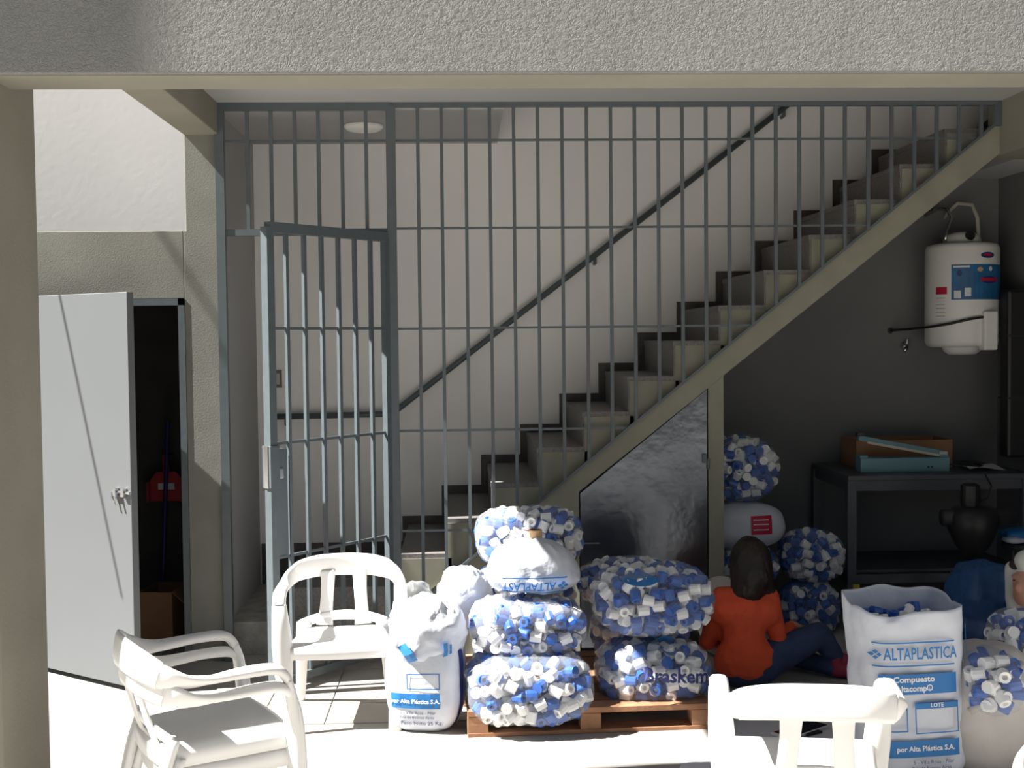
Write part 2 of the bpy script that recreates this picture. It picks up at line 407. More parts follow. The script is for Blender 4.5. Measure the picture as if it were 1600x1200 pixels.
# slope lines of the stringer
sl = RI / TR
pA = aty(830, 795, 0.0); pB = aty(1545, 203, 0.0); sl_s = (pB.z - pA.z) / (pB.x - pA.x)
def z_str(x): return pA.z + (x - pA.x) * sl_s            # upper line of the stringer
qA = aty(905, 768, 0.0); qB = aty(1558, 243, 0.0); sl_q = (qB.z - qA.z) / (qB.x - qA.x)
def z_low(x): return qA.z + (x - qA.x) * sl_q            # lower line
def loc(mb, root):                          # world-space geometry under a root
    return mb.xf(Matrix.Translation(-root.location))
for k in range(NS):
    x0 = SX0 + k * TR; z1 = SZ0 + k * RI
    b = MB(); b.prism([(x0, max(0.19, z_low(x0) + 0.03)), (x0 + TR + 0.02, max(0.19, z_low(x0 + TR + 0.02) + 0.03)), (x0 + TR + 0.02, z1 - 0.025), (x0, z1 - 0.025)], 0.055, YB - 0.032)
    s_ = loc(b, st).build('step', M['stair_side'], st)
    MB().box(x0 - SX0 - 0.012, x0 - SX0 + TR, 0.06 - 0.5, YB - 0.014 - 0.5, z1 - 0.028, z1).build('tread', M['granite'], s_)
    MB().box(x0 - SX0 - 0.008, x0 - SX0 + 0.002, 0.062 - 0.5, YB - 0.014 - 0.5, z1 - RI, z1 - 0.02).build('riser', M['granite'], s_)
# stringer and soffit
xa = pA.x - (z_str(pA.x) - 0.0) / sl_s
xq = qA.x
sg = MB()
X_DL = xat(905, 0, 850); X_P0 = xat(1107, 0, 750); X_P1 = xat(1131, 0, 750)
sg.prism([(xa, 0.0), (X_DL, 0.0), (X_DL, z_low(X_DL)), (X_RB, z_low(X_RB)), (X_RB, z_str(X_RB)), (xa, 0.0 + 0.001)], 0.0, 0.10)
loc(sg, st).build('stringer', M['stair_side'], st)
so = MB(); so.prism([(X_DL, z_low(X_DL)), (X_RB, z_low(X_RB)), (X_RB, z_low(X_RB) + 0.1), (X_DL, z_low(X_DL) + 0.1)], 0.10, YB - 0.032)
loc(so, st).build('soffit', M['stair_side'], st)
loc(MB().prism([(X_P0, 0), (X_P1, 0), (X_P1, z_low(X_P1) - .001), (X_P0, z_low(X_P0) - .001)], 0.0, 0.14), st).build('support_post', M['stair_side'], st)
# stepped skirting on the back wall
sk = MB(); mg = 0.052
for k in range(-1, NS):
    if k < 0: x0, x1, zt, zb_ = XL, SX0 - mg, SZ0 - RI + mg + 0.03, 0.1
    else: x0, x1, zt, zb_ = SX0 - mg + k * TR, SX0 - mg + (k + 1) * TR, SZ0 + k * RI + mg, SZ0 + (k - 1) * RI - 0.05
    sk.box(x0, x1, YB - 0.012, YB, zb_, zt)
struct(sk, 'baseboard_stairs', M['granite_dark'], 'dark stepped skirting along the white stairwell wall', 'skirting')
# landing blocks behind the gate
struct(MB().box(XL - 0.01, SX0 + 0.02, 0.10, YB - 0.012, 0.0, 0.185), 'floor_landing', M['concrete'], 'rough concrete step just inside the gate', 'step')
struct(MB().box(xat(470, 0.4, 950), SX0 + 0.02, 0.14, YB - 0.012, 0.185, SZ0 - RI), 'floor_landing_upper', M['granite'], 'dark lower landing at the foot of the stairs', 'step')
# wall beneath the stairs, dark
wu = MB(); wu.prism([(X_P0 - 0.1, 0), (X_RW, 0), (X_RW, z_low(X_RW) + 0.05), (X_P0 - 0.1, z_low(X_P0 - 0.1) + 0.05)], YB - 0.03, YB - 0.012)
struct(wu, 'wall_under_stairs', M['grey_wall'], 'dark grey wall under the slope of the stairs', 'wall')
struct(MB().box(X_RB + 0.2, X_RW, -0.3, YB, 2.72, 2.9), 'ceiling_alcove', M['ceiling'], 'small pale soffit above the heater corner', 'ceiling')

# under-stair metal door
d2 = tag(empty('door_2', (X_P0, 0.0, 0.0)), 'dark glossy sheet-metal door fitted under the stair slope', 'door', kind='structure')
gp = 0.008
dl = MB(); dl.prism([(X_DL + gp, 0.03), (X_P0 - gp, 0.03), (X_P0 - gp, z_low(X_P0) - gp), (X_DL + gp, z_low(X_DL) - gp)], -0.004, 0.03)
loc(dl, d2).build('leaf', M['steel_door'], d2)
zl_ = zat(716, 0, 1100)
loc(MB().box(X_P0 - 0.035, X_P0 - 0.012, -0.016, -0.004, zl_ - 0.025, zl_ + 0.025), d2).build('lock', M['steel'], d2)
loc(MB().tube([(X_P0 - 0.003, -0.012, zl_ - 0.06), (X_P0 - 0.003, -0.012, zl_ + 0.0)], 0.008), d2).build('hinge', M['steel'], d2)
hb = zat(848, 0, 930); loc(MB().tube([(X_DL + 0.02, -0.012, hb), (X_DL + 0.11, -0.012, hb)], 0.005), d2).build('bolt', M['steel'], d2)

# handrail on the back wall
hr = tag(empty('handrail', (0, YB, 0)), 'dark steel handrail rising along the white stairwell wall', 'handrail')
h0 = aty(432, 651, YB - 0.06); h1 = aty(612, 647, YB - 0.06); h2 = aty(1228, 166, YB - 0.06)
hsl = (h2 - h1); h3 = h1 + hsl * 1.25
loc(MB().tube([h0, h1 + Vector((-0.02, 0, 0)), h1 + hsl * 0.015, h3], 0.019, 10), hr).build('rail', M['steel'], hr, smooth=True)
for q in (aty(447, 651, YB - 0.06), h1 + hsl * 0.515, h1 + hsl * 0.995):
    loc(MB().tube([q, q + Vector((0.0, 0, -0.05)), q + Vector((0, 0.06, -0.05))], 0.011, 8), hr).build('bracket', M['steel'], hr)
# ceiling lamp and switch
lc = atz(568, 197, 2.96)
lp = tag(empty('ceiling_lamp', lc), 'round white flush lamp on the lowered stairwell ceiling', 'lamp')
MB().lathe([(0.112, 0.003), (0.112, -0.008), (0.10, -0.02)], 28).build('rim', M['white_flat'], lp, smooth=False)
MB().lathe([(0.10, -0.015), (0.09, -0.026), (0.05, -0.033), (0.001, -0.035)], 28).build('diffuser', M['lamp'], lp, smooth=True)
sp = aty(432, 592, YB)
sw = tag(empty('light_switch', sp), 'small cream light switch on the stairwell wall', 'switch')
MB().box(-0.035, 0.035, -0.012, 0, -0.055, 0.055).build('plate', M['granite'], sw, bevel=0.003)
MB().box(-0.018, 0.022, -0.018, -0.01, -0.035, 0.035).build('rocker', M['cream'], sw, bevel=0.002)

# ------------------------------------------------------------------ steel grille
gr = tag(empty('steel_grille', (0, -0.01, 0)), 'tall grey steel bar grille closing off the stairs', 'grille')
YG = -0.012
ZT = zat(165, YG, 800)
def gb(name, a, b, w, h, par=gr): return loc(MB().bar(a, b, w, h), par).build(name, M['steel'], par)
XP = xat(613, YG, 400)                      # gate post
ZTR = zat(363, YG, 480)
gb('frame_post', (XL + 0.012, YG, 0), (XL + 0.012, YG, ZT), 0.045, 0.045)
gb('frame_post', (XP, YG, 0.0), (XP, YG, ZT), 0.05, 0.045)
gb('frame_rail', (XL, YG, ZT), (XP, YG, ZT), 0.04, 0.045)
gb('frame_rail', (XP, YG, ZT + 0.006), (X_RB, YG, ZT + 0.006), 0.03, 0.028)
gb('frame_rail', (XL + 0.03, YG, ZTR), (XP - 0.02, YG, ZTR), 0.03, 0.035)
for px in (387, 424, 461, 498, 535, 572.5):
    x = xat(px, YG, 260); gb('vertical_bar', (x, YG, ZTR), (x, YG, ZT), 0.019, 0.019)
tops = [652, 689, 727, 764.5, 802, 839.5, 877.5, 916, 953.5, 991, 1028, 1065.5, 1102.5, 1139, 1175.5, 1212, 1248.5, 1284.5, 1320, 1356.5, 1393, 1428.5, 1463.5, 1498.5, 1533]
for px in tops:
    x = xat(px, YG, 165)
    gb('vertical_bar', (x, YG, max(z_str(x) - 0.0, 0.0)), (x, YG, ZT), 0.018, 0.018)
for px, py in ((700, 219), (900, 355), (800, 512), (740, 672), (690, 829)):
    z = zat(py, YG, px); xe = min(pA.x + (z - pA.z) / sl_s, X_RB)
    if py == 219: gb('horizontal_bar', (XL + 0.03, YG + 0.006, z), (XP, YG + 0.006, z), 0.008, 0.012)
    gb('horizontal_bar', (XP, YG + 0.006, z), (xe, YG + 0.006, z), 0.008, 0.012)
gb('sloping_rail', (xa + 0.3, YG, z_str(xa + 0.3) + 0.004), (X_RB, YG, z_str(X_RB) + 0.004), 0.02, 0.014)
gb('frame_post', (X_RB - 0.02, YG, z_str(X_RB) - 0.03), (X_RB - 0.02, YG, ZT), 0.04, 0.04)

# gate leaf, swung open towards the camera
XG = XP - 0.035
pg = aty(418, 352, -0.66); gv = Vector((pg.x - XG, -0.66 - YG, 0)); GW = gv.length
gt = tag(empty('gate', (XG, YG - 0.02, 0), math.atan2(gv.y, gv.x)), 'grey barred steel gate swung open behind the white chair', 'gate')
ZG = zat(371, YG, 600); ZB = 0.06
def gg(name, a, b, w, h): return MB().bar(a, b, w, h).build(name, M['steel'], gt)
gg('stile', (0, 0, ZB), (0, 0, ZG), 0.045, 0.035); gg('stile', (GW, 0, ZB), (GW, 0, ZG), 0.045, 0.045)
gg('top_rail', (0, 0, ZG), (GW, 0, ZG), 0.04, 0.05); gg('bottom_rail', (0, 0, ZB), (GW, 0, ZB), 0.04, 0.04)
for k in range(6):
    x = GW * (k + 1) / 7.0; gg('vertical_bar', (x, 0, ZB), (x, 0, ZG), 0.019, 0.019)
for py in (513, 675, 836):
    z = zat(py, YG, 602); gg('horizontal_bar', (0, -0.004, z), (GW, -0.004, z), 0.012, 0.014)
z0, z1 = zat(868, -0.66, 430), zat(702, -0.66, 430)
MB().box(GW - 0.085, GW - 0.018, -0.02, 0.02, z0, z1).build('lock_plate', M['steel'], gt)
z0, z1 = zat(758, -0.66, 430), zat(702, -0.66, 430)
lk = MB().box(GW - 0.03, GW + 0.03, -0.03, 0.03, z0 - 0.01, z1 + 0.02).build('lock_box', M['steel'], gt, bevel=0.002)
MB().box(GW + 0.03, GW + 0.034, -0.014, 0.014, z0 - 0.01, z1 + 0.02).build('strike_plate', M['chrome'], lk)
MB().box(GW - 0.055, GW - 0.03, 0.018, 0.026, zat(748, -0.66, 430), zat(732, -0.66, 430)).build('latch', M['chrome'], gt)
MB().box(GW - 0.055, GW - 0.03, -0.026, -0.018, zat(748, -0.66, 430), zat(732, -0.66, 430)).build('latch', M['chrome'], gt)
for py in (420, 655):
    z = zat(py, YG, 608); MB().lathe([(0.011, -0.05), (0.011, 0.05)], 10, (-0.006, -0.012, z)).build('hinge', M['steel'], gt)

# drain channel in the floor
dr = tag(empty('floor_drain', (-1.12, -1.85, 0)), 'tan edged floor drain grating beside the stacked chairs', 'drain')
MB().box(-0.10, -0.088, -0.5, 0.5, 0.0, 0.012).build('edge_strip', M['tan'], dr); MB().box(0.088, 0.10, -0.5, 0.5, 0.0, 0.012).build('edge_strip', M['tan'], dr)
MB().box(-0.088, 0.088, -0.5, 0.5, 0.0005, 0.002).build('channel', M['black'], dr)
sm_ = MB().box(-0.088, 0.088, -0.006, 0.006, 0.002, 0.010).mesh('slat', M['granite'])
for i in range(45):
    o = bpy.data.objects.new('slat', sm_); COL.objects.link(o); o.parent = dr; o.location = (0, -0.49 + i * 0.0222, 0)
# overhead service cable whose shadow crosses the wall and the storeroom door
cA = aty(250, 360, 0.0); cB = aty(342, 503, 0.0)
cd = Vector((SUN_DIR.x, SUN_DIR.y, SUN_DIR.z)) / SUN_DIR.x
a_ = cA - cd * 2.2; b_ = cB - cd * 2.45; dv = b_ - a_
tag(MB().tube([a_ - dv * 1.5, a_ + dv * 13], 0.007, 6).build('service_cable', M['black']), 'thin overhead service cable beyond the pillar', 'cable')

# ================================================================== CHAIRS
def make_chair(label, group):
    t = tag(empty('plastic_chair'), label, 'chair', group)
    P = M['plastic']
    for s in (1, -1):
        V = lambda x, y, z: (s * x, y, z)
        MB().sweep([V(.235, .262, 0), V(.246, .246, .2), V(.254, .232, .38), V(.262, .225, .50), V(.267, .208, .565)],
                   [V(.028, .008, 0), V(.034, .010, 0), V(.044, .010, 0), V(.038, 0, 0), V(.032, 0, 0)], [.016, .018, .020, .018, .013]).build('leg', P, t, smooth=True)
        MB().sweep([V(.267, .210, .560), V(.268, .185, .590), V(.268, .14, .603), V(.268, .04, .604), V(.267, -.07, .598), V(.262, -.15, .600), V(.250, -.205, .612), V(.225, -.25, .628)],
                   [V(.030, 0, 0), V(.030, 0, 0), V(.030, 0, 0), V(.029, 0, 0), V(.027, 0, .008), V(.020, 0, .022), V(.012, 0, .036), V(.004, 0, .044)], [.016, .017, .017, .016, .015, .013, .011, .010]).build('armrest', P, t, smooth=True)
        MB().sweep([V(.185, -.185, .40), V(.20, -.235, .26), V(.215, -.29, 0)], [V(.036, 0, 0), V(.030, 0, 0), V(.021, 0, 0)], [.020, .018, .015]).build('leg', P, t, smooth=True)
        MB().sweep([V(.075, -.296, .63), V(.078, -.275, .54), V(.085, -.24, .44), V(.09, -.205, .385)], [(.036, 0, 0), (.031, 0, 0), (.032, 0, 0), (.040, 0, 0)], [.008] * 4).build('slat', P, t, smooth=True)
    MB().sweep([(.232, -.242, .624), (.20, -.268, .638), (.12, -.296, .652), (0, -.306, .656), (-.12, -.296, .652), (-.20, -.268, .638), (-.232, -.242, .624)],
               [(0, .004, .046), (0, .006, .050), (0, .008, .053), (0, .008, .054), (0, .008, .053), (0, .006, .050), (0, .004, .046)], [.010] * 7).build('top_rail', P, t, smooth=True)
    MB().sweep([(.20, -.19, .395), (.12, -.222, .415), (0, -.232, .425), (-.12, -.222, .415), (-.20, -.19, .395)], [(0, -.006, .022)] * 5, [.009] * 5).build('lower_rail', P, t, smooth=True)
    def seat(u, v):
        x = 2 * u - 1; y = 2 * v - 1
        hw = .245 + (.195 - .245) * v; fx = x * hw
        fy = .238 + (-.215 - .238) * v + 0.02 * (1 - x * x) * (1 if v < .5 else -1) * abs(y) ** 2
        z = .398 - .018 * v - .016 * (1 - x ** 2) * (1 - y ** 2)
        e = max(abs(x), abs(y)); z -= .02 * max(0, (e - .86) / .14) ** 2
        return fx, fy, z
    sm = MB(); sm.grid(seat, 16, 16)
    ring = [seat(i / 16, 0) for i in range(16)] + [seat(1, i / 16) for i in range(16)] + [seat(1 - i / 16, 1) for i in range(16)] + [seat(0, 1 - i / 16) for i in range(16)]
    n = len(ring); low = [(x * 1.01, y * 1.01, z - .052) for x, y, z in ring]
    sm.add(ring + low, [(i, (i + 1) % n, n + (i + 1) % n, n + i) for i in range(n)])
    so = sm.build('seat', P, t, smooth=True)
    bm = bmesh.new(); bm.from_mesh(so.data); bmesh.ops.remove_doubles(bm, verts=bm.verts, dist=1e-5); bmesh.ops.recalc_face_normals(bm, faces=bm.faces); bm.to_mesh(so.data); bm.free()
    sd = so.modifiers.new('thick', 'SOLIDIFY'); sd.thickness = .006; sd.offset = -1
    return t
G = 'white plastic armchairs'
ch = make_chair('white plastic armchair facing the camera in front of the gate', G)
ch.scale = (1, .9, 1)
ch.location = (-.575, -1.03, 0.0); ch.rotation_euler = (0, 0, math.pi + 0.06)
def chair(x, y, z, rz, label):
    c = copy_tree(ch); c.location = (x, y, z); c.rotation_euler = (0, 0, rz); c['label'] = label; return c
fa = math.radians(29) - math.pi / 2
CX, CY = -0.875, -2.46
chair(CX, CY, 0.0, fa, 'lower white plastic armchair of the stacked pair near the pillar')
chair(CX - .015, CY - .01, 0.062, fa, 'upper white plastic armchair of the stacked pair near the pillar')
chair(1.07, -2.83, 0.0, math.radians(-9), 'white plastic armchair seen from behind, next to the printed open sack')
chair(1.62, -3.80, 0.0, math.radians(165), 'white plastic armchair cut off at the bottom corner of the picture')

# ================================================================== PALLET AND SACKS
PZ = 0.115
prz = math.radians(-6.5)
pl0 = atz(731, 1153); pl1 = atz(1113, 1139); PW = (pl1 - pl0).length; prz = math.atan2(pl1.y - pl0.y, pl1.x - pl0.x)
pal = tag(empty('pallet', pl0, prz), 'reddish wooden pallet carrying the stacked bags of caps', 'pallet')
PD = 0.95
for y in (0.0, PD / 2 - 0.05, PD - 0.1): MB().box(0, PW, y, y + 0.1, 0.0, 0.018).build('bottom_board', M['wood'], pal, bevel=0.002)
for x in (0.0, PW / 2 - 0.045, PW - 0.09):
    for y in (0.0, PD / 2 - 0.05, PD - 0.1): MB().box(x, x + 0.09, y + 0.003, y + 0.1, 0.018, 0.088).build('block', M['wood'], pal, bevel=0.002)
for i in range(8): MB().box(0, PW, i * 0.122, i * 0.122 + 0.1, 0.090, PZ).build('deck_board', M['wood'], pal, bevel=0.002)

# ---- caps
def cap_mesh(name, m):
    r, h, ri = 0.0215, 0.043, 0.0095
    prof = [(0.001, -h / 2), (r * 0.97, -h / 2), (r, -h / 2 + 0.004), (r * 0.95, h / 2 - 0.003), (r * 0.90, h / 2), (ri, h / 2), (ri * 0.9, 0.004), (0.001, 0.004)]
    b = MB(); b.lathe(prof, 10, cap=False); me = b.mesh(name, m, smooth=False)
    return me
CAPW = cap_mesh('white_stopper', M['cap_white']); CAPB = cap_mesh('blue_stopper', M['cap_blue'])
count = {'white_stopper': 0, 'blue_stopper': 0}
STUFFV = 0

class Bag:
    """a lumpy pillow: |x/a|^n + |y/b|^n + |z/c|^n = 1 with creases"""
    def __init__(s, c, a, b, h, rz=0.0, n=3.3, seed=0, amp=0.02, lean=0.0):
        s.c = Vector(c); s.a, s.b, s.h, s.rz, s.n, s.seed, s.amp, s.lean = a, b, h, rz, n, seed, amp, lean
        s.R = Matrix.Rotation(rz, 3, 'Z')
    def crease(s, d):
        q = d * 2.2 + Vector((s.seed * 3.7, s.seed * 1.3, 0))
        return 1 + s.amp * 2.2 * noise.noise(q) + s.amp * noise.noise(d * 6 + Vector((0, s.seed, 0)))
    def dirpt(s, d, k=1.0):
        """surface point in direction d (local), scaled by k"""
        n = s.n; q = (abs(d.x / s.a) ** n + abs(d.y / s.b) ** n + abs(d.z / s.h) ** n) ** (-1 / n)
        p = d * q * s.crease(d.normalized()) * k
        p.x += s.lean * p.z
        return p
    def w(s, p): return s.R @ p + s.c
    def mesh(s, nu=48, nv=26, k=1.0):
        b = MB()
        def fn(u, v):
            th = 2 * math.pi * u; ph = math.pi * (v - 0.5) * 0.9999
            return s.dirpt(Vector((s.a * math.cos(ph) * math.cos(th), s.b * math.cos(ph) * math.sin(th), s.h * math.sin(ph))), k)
        b.grid(fn, nu, nv, closed=True); return b
    def skin(s, p, t):
        n = s.n; g = Vector((math.copysign(abs(p.x / s.a) ** (n - 1) / s.a, p.x), math.copysign(abs(p.y / s.b) ** (n - 1) / s.b, p.y), math.copysign(abs(p.z / s.h) ** (n - 1) / s.h, p.z)))
        return p + g.normalized() * t
    def front(s, x, z, off=0.004):
        """point of the camera-facing side at local x, z"""
        y0, y1 = 0.0, -s.b * 1.6
        def outside(y):
            d = Vector((x, y, z)); return d.length > s.dirpt_nolean(d).length
        for _ in range(24):
            m_ = (y0 + y1) / 2
            if outside(m_): y1 = m_
            else: y0 = m_
        return Vector((x + s.lean * z, y0 - off, z))
    def dirpt_nolean(s, d):
        n = s.n; q = (abs(d.x / s.a) ** n + abs(d.y / s.b) ** n + abs(d.z / s.h) ** n) ** (-1 / n)
        return d * q * s.crease(d.normalized())

def cap_bag(name, label, bag, where, indiv=True, capscale=1.17, frac=0.55, m=None, k_film=1.04, group=None, layers=True):
    rnd = random.Random(bag.seed * 17 + 5)
    bag.a -= .016; bag.b -= .016; bag.h -= .016
    root = tag(empty(name, bag.c, bag.rz), label, 'bag', group or 'clear bags full of caps')
    fm = bag.mesh(56, 30); fm.v = [tuple(bag.skin(Vector(v), (.019 if capscale > 1 else .014) + .004 * noise.noise(Vector(v) * 9))) for v in fm.v]; fm.build('film', m or M['film'], root, smooth=True)
    pts = []
    dmin = 0.0405 * capscale
    for _ in range(5200):
        d = Vector((rnd.gauss(0, 1) * bag.a, rnd.gauss(0, 1) * bag.b, rnd.gauss(0, 1) * bag.h))
        p = bag.dirpt(d); q = p * (1 - 0.010 / max(p.length, .05))
        if all((q - o).length_squared > dmin * dmin for o in pts): pts.append(q)
    rest = MB(); restb = MB()
    cv = (CAM - bag.c); cv = bag.R.inverted() @ cv; cv.normalize()
    lists = [(p, True) for p in pts]
    if layers: lists += [(p * 0.86 + Vector((rnd.uniform(-.01, .01), rnd.uniform(-.01, .01), rnd.uniform(-.01, .01))), False) for p in pts[::1] if rnd.random() < 0.85]
    if layers: lists += [(p * 0.68 + Vector((rnd.uniform(-.015, .015), rnd.uniform(-.015, .015), rnd.uniform(-.01, .01))), False) for p in pts if rnd.random() < 0.6]
    for p, outer in lists:
        nrm = Vector((p.x / bag.a ** 2, p.y / bag.b ** 2, p.z / bag.h ** 2)).normalized()
        facing = nrm.dot(cv)
        if facing < -0.45: continue
        white = rnd.random() < frac
        rot = Matrix.Rotation(rnd.uniform(0, 6.28), 4, 'Z') @ Matrix.Rotation(rnd.uniform(0.2, 1.9), 4, 'X') @ Matrix.Rotation(rnd.uniform(0, 6.28), 4, 'Y')
        nm = 'white_stopper' if white else 'blue_stopper'
        if indiv and outer and facing > 0.12 and count[nm] < 300:
            count[nm] += 1
            o = bpy.data.objects.new(nm, CAPW if white else CAPB); COL.objects.link(o)
            o.matrix_world = Matrix.Translation(bag.w(p)) @ bag.R.to_4x4() @ rot @ Matrix.Scale(capscale, 4)
            tag(o, ('white hollow plastic cap ' if white else 'blue hollow plastic cap ') + where, 'cap', ('white' if white else 'blue') + ' caps ' + where)
        else:
            me = CAPW if white else CAPB
            T = Matrix.Translation(p) @ rot @ Matrix.Scale(capscale, 4)
            (rest if white else restb).add([T @ v.co for v in me.vertices], [tuple(f.vertices) for f in me.polygons])
    for mb_, mm, nm in ((rest, M['cap_white'], 'white_stoppers'), (restb, M['cap_blue'], 'blue_stoppers')):
        if mb_.v:
            me = bpy.data.meshes.new(nm); me.from_pydata(mb_.v, [], mb_.f); me.materials.append(mm)
            o = bpy.data.objects.new(nm, me); COL.objects.link(o); o.parent = root; o['kind'] = 'stuff'
    return root

def put_text(root, bag, txt, x, z, size, m, name='lettering', bold=0.0, sx=1.0, rot=0.0, off=0.006, align='CENTER', k=1.05, flip=False):
    v, f = text_mesh(txt, size, bold, align, sx)
    b = MB(); c_, s_ = math.cos(rot), math.sin(rot)
    b.add([bag.front((x + c_ * p[0] - s_ * p[1]) / k, (z + s_ * p[0] + c_ * p[1]) / k, 0) * k + Vector((0, -off, 0)) for p in v], f)
    return b.build(name, m, root)
def put_rect(root, bag, x0, x1, z0, z1, m, name='printed_band', rot=0.0, off=0.004, k=1.0, frame=0.0):
    b = MB(); xc, zc = (x0 + x1) / 2, (z0 + z1) / 2; c_, s_ = math.cos(rot), math.sin(rot)
    def P(u, v):
        dx, dz = u - xc, v - zc
        return bag.front((xc + c_ * dx - s_ * dz) / k, (zc + s_ * dx + c_ * dz) / k, 0) * k + Vector((0, -off, 0))
    def rect(a0, a1, b0, b1):
        b.grid(lambda u, v: P(a0 + (a1 - a0) * u, b0 + (b1 - b0) * v), max(1, int((a1 - a0) / .02)), max(1, int((b1 - b0) / .02)))
    if frame:
        rect(x0, x1, z0, z0 + frame); rect(x0, x1, z1 - frame, z1); rect(x0, x0 + frame, z0, z1); rect(x1 - frame, x1, z0, z1)
    else: rect(x0, x1, z0, z1)
    return b.build(name, m, root)

def boxpx(x0, x1, y0, y1, Y):
    """centre and half sizes of the thing that fills a picture box at depth Y"""
    c = aty((x0 + x1) / 2, (y0 + y1) / 2, Y); s = (Y - CAM.y) / F
    return c, (x1 - x0) / 2 * s, (y1 - y0) / 2 * s

def boxpx2(x0, x1, y0, y1, Y, b):
    """the same, the lower outline taken at the front of the bulge"""
    c = aty((x0 + x1) / 2, (y0 + y1) / 2, Y); s = (Y - CAM.y - b * .5) / F
    zt = zat(y0, Y, (x0 + x1) / 2); zb = zat(y1, Y - b * .85, (x0 + x1) / 2)
    c.z = (zt + zb) / 2; return c, (x1 - x0) / 2 * s, (zt - zb) / 2

# front row on the pallet
c, a, h = boxpx2(720, 928, 1016, 1143, -1.23, .23)
B1 = Bag(c, a * .97, 0.23, h, prz, seed=1); cap_bag('cap_bag', 'clear bag of blue and white caps, bottom of the stack by the printed sack', B1, 'in the bottom bag beside the printed sack')
c2, a, h = boxpx2(729, 918, 934, 1030, -1.12, .22)
B2 = Bag(c2, a * .97, 0.22, h, prz + .05, seed=2); cap_bag('cap_bag', 'clear bag of caps lying under the white sack with upside-down lettering', B2, 'in the bag under the upside-down sack')
c3, a, h = boxpx2(924, 1112, 1000, 1108, -1.08, .22)
B3 = Bag(c3, a * .96, 0.22, h, prz, seed=3)
r3 = cap_bag('cap_bag', 'clear bag of caps printed Braskem lying on the pallet', B3, 'in the bag printed Braskem')
put_text(r3, B3, 'Braskem', 0.06, 0.035, 0.085, M['ink_dark'], bold=0.002, rot=-0.06, off=.062)
c4, a, h = boxpx2(917, 1120, 880, 1003, -1.04, .22)
B4 = Bag(c4, a * .96, 0.22, h, prz - .04, n=2.8, seed=4); cap_bag('cap_bag', 'bulging clear bag of caps on top of the bag printed Braskem', B4, 'in the bag above the Braskem print')
# back row
c5, a, h = boxpx(740, 912, 792, 884, -0.62)
B5 = Bag(c5, a * .96, 0.20, h, prz, seed=5); cap_bag('cap_bag', 'topmost clear bag of caps behind the upside-down white sack', B5, 'in the topmost bag of the front stack')
c6, a, h = boxpx(734, 900, 882, 965, -0.58)
B6 = Bag(c6, a * .96, 0.20, h, prz, seed=6); cap_bag('cap_bag', 'half hidden clear bag of caps beneath the topmost bag of the stack', B6, 'hidden', indiv=False)
c7, a, h = boxpx(735, 905, 965, 1062, -0.58); c7.z = PZ + (c6.z - B6.h - PZ) / 2; h = (c6.z - B6.h - PZ) / 2
B7 = Bag(c7, a * .96, 0.20, h, prz, seed=7); cap_bag('cap_bag', 'hidden clear bag of caps at the back of the pallet', B7, 'hidden', indiv=False, layers=False)
c8, a, h = boxpx(898, 1066, 870, 950, -0.55)
B8 = Bag(c8, a * .96, 0.20, h, prz, seed=8, n=2.3); cap_bag('cap_bag', 'clear bag of caps behind the bulging bag, below the metal door', B8, 'hidden', indiv=False)
c9 = Vector((c8.x + .05, c8.y, (PZ + c8.z - B8.h) / 2)); h = (c8.z - B8.h - PZ) / 2
B9 = Bag(c9, a * .9, 0.20, h, prz, seed=9); cap_bag('cap_bag', 'clear bag of caps hidden at the rear under the leaning bag', B9, 'hidden', indiv=False, layers=False)

# blue crumpled liners showing through the film
for bag, x, z, w_, nm in ((B8, 0.03, 0.05, .085, 0), (B4, -0.08, .12, .09, 1), (B3, .06, .13, .05, 2)):
    b = MB(); b.grid(lambda u, v: bag.front((x + (u - .5) * 2 * w_) / 1.05, (z + (v - .5) * .05 * (1 - (2 * u - 1) ** 2)) / 1.05, 0) * 1.05 + Vector((0, -.018 - .004 * math.sin(9 * u), 0)), 12, 3)
    o = b.build('blue_liner', M['ink'], bpy.data.objects[[o.name for o in bpy.data.objects if o.name.startswith('cap_bag') and (o.location - bag.c).length < 1e-4][0]], smooth=True)

# upside-down printed sack on the stack
cs, a, h = boxpx2(752, 910, 842, 934, -1.05, .19)
BS = Bag(cs, a * .98, 0.19, h, prz, n=2.6, seed=11, amp=.045)
sk1 = tag(empty('printed_sack', cs, prz), 'white sack with upside-down blue lettering lying on the stacked bags', 'sack', 'white plastic sacks')
bsm = BS.mesh(64, 36)
def taper(v):
    t = (v[2] + h) / (2 * h); w_ = .012 * noise.noise(Vector((v[0] * 14, v[1] * 14, v[2] * 5)))
    return ((v[0]) * (1.10 - .42 * t) + w_, v[1] * (1.03 - .15 * t) + w_, v[2])
bsm.v = [taper(v) for v in bsm.v]; bsm.build('body', M['sack'], sk1, smooth=True)
put_text(sk1, BS, 'ALTAPLAST', -0.03, -0.062, 0.058, M['ink'], rot=math.pi, bold=.001, k=1.0, off=.022, sx=0.8)
put_rect(sk1, BS, -.15, .14, -.026, -.020, M['ink'], 'printed_line', off=.02); put_rect(sk1, BS, -.15, .13, -.100, -.094, M['ink'], 'printed_line', off=.022)
for dx, dz in ((0, .014), (0, -.014), (.014, 0), (-.014, 0)):
    put_rect(sk1, BS, .122 + dx - .008, .122 + dx + .008, -.062 + dz - .008, -.062 + dz + .008, M['ink'], 'emblem_diamond', rot=math.pi / 4, off=.024)
tp = tag(empty('tape_roll', aty(836, 835, -1.02) + Vector((0, 0, 0))), 'roll of brown tape standing on the upside-down sack', 'tape')
MB().lathe([(.024, -.025), (.033, -.025), (.033, .022), (.024, .022), (.024, -.025)], 20, cap=False).build('roll', M['tan'], tp, smooth=False)
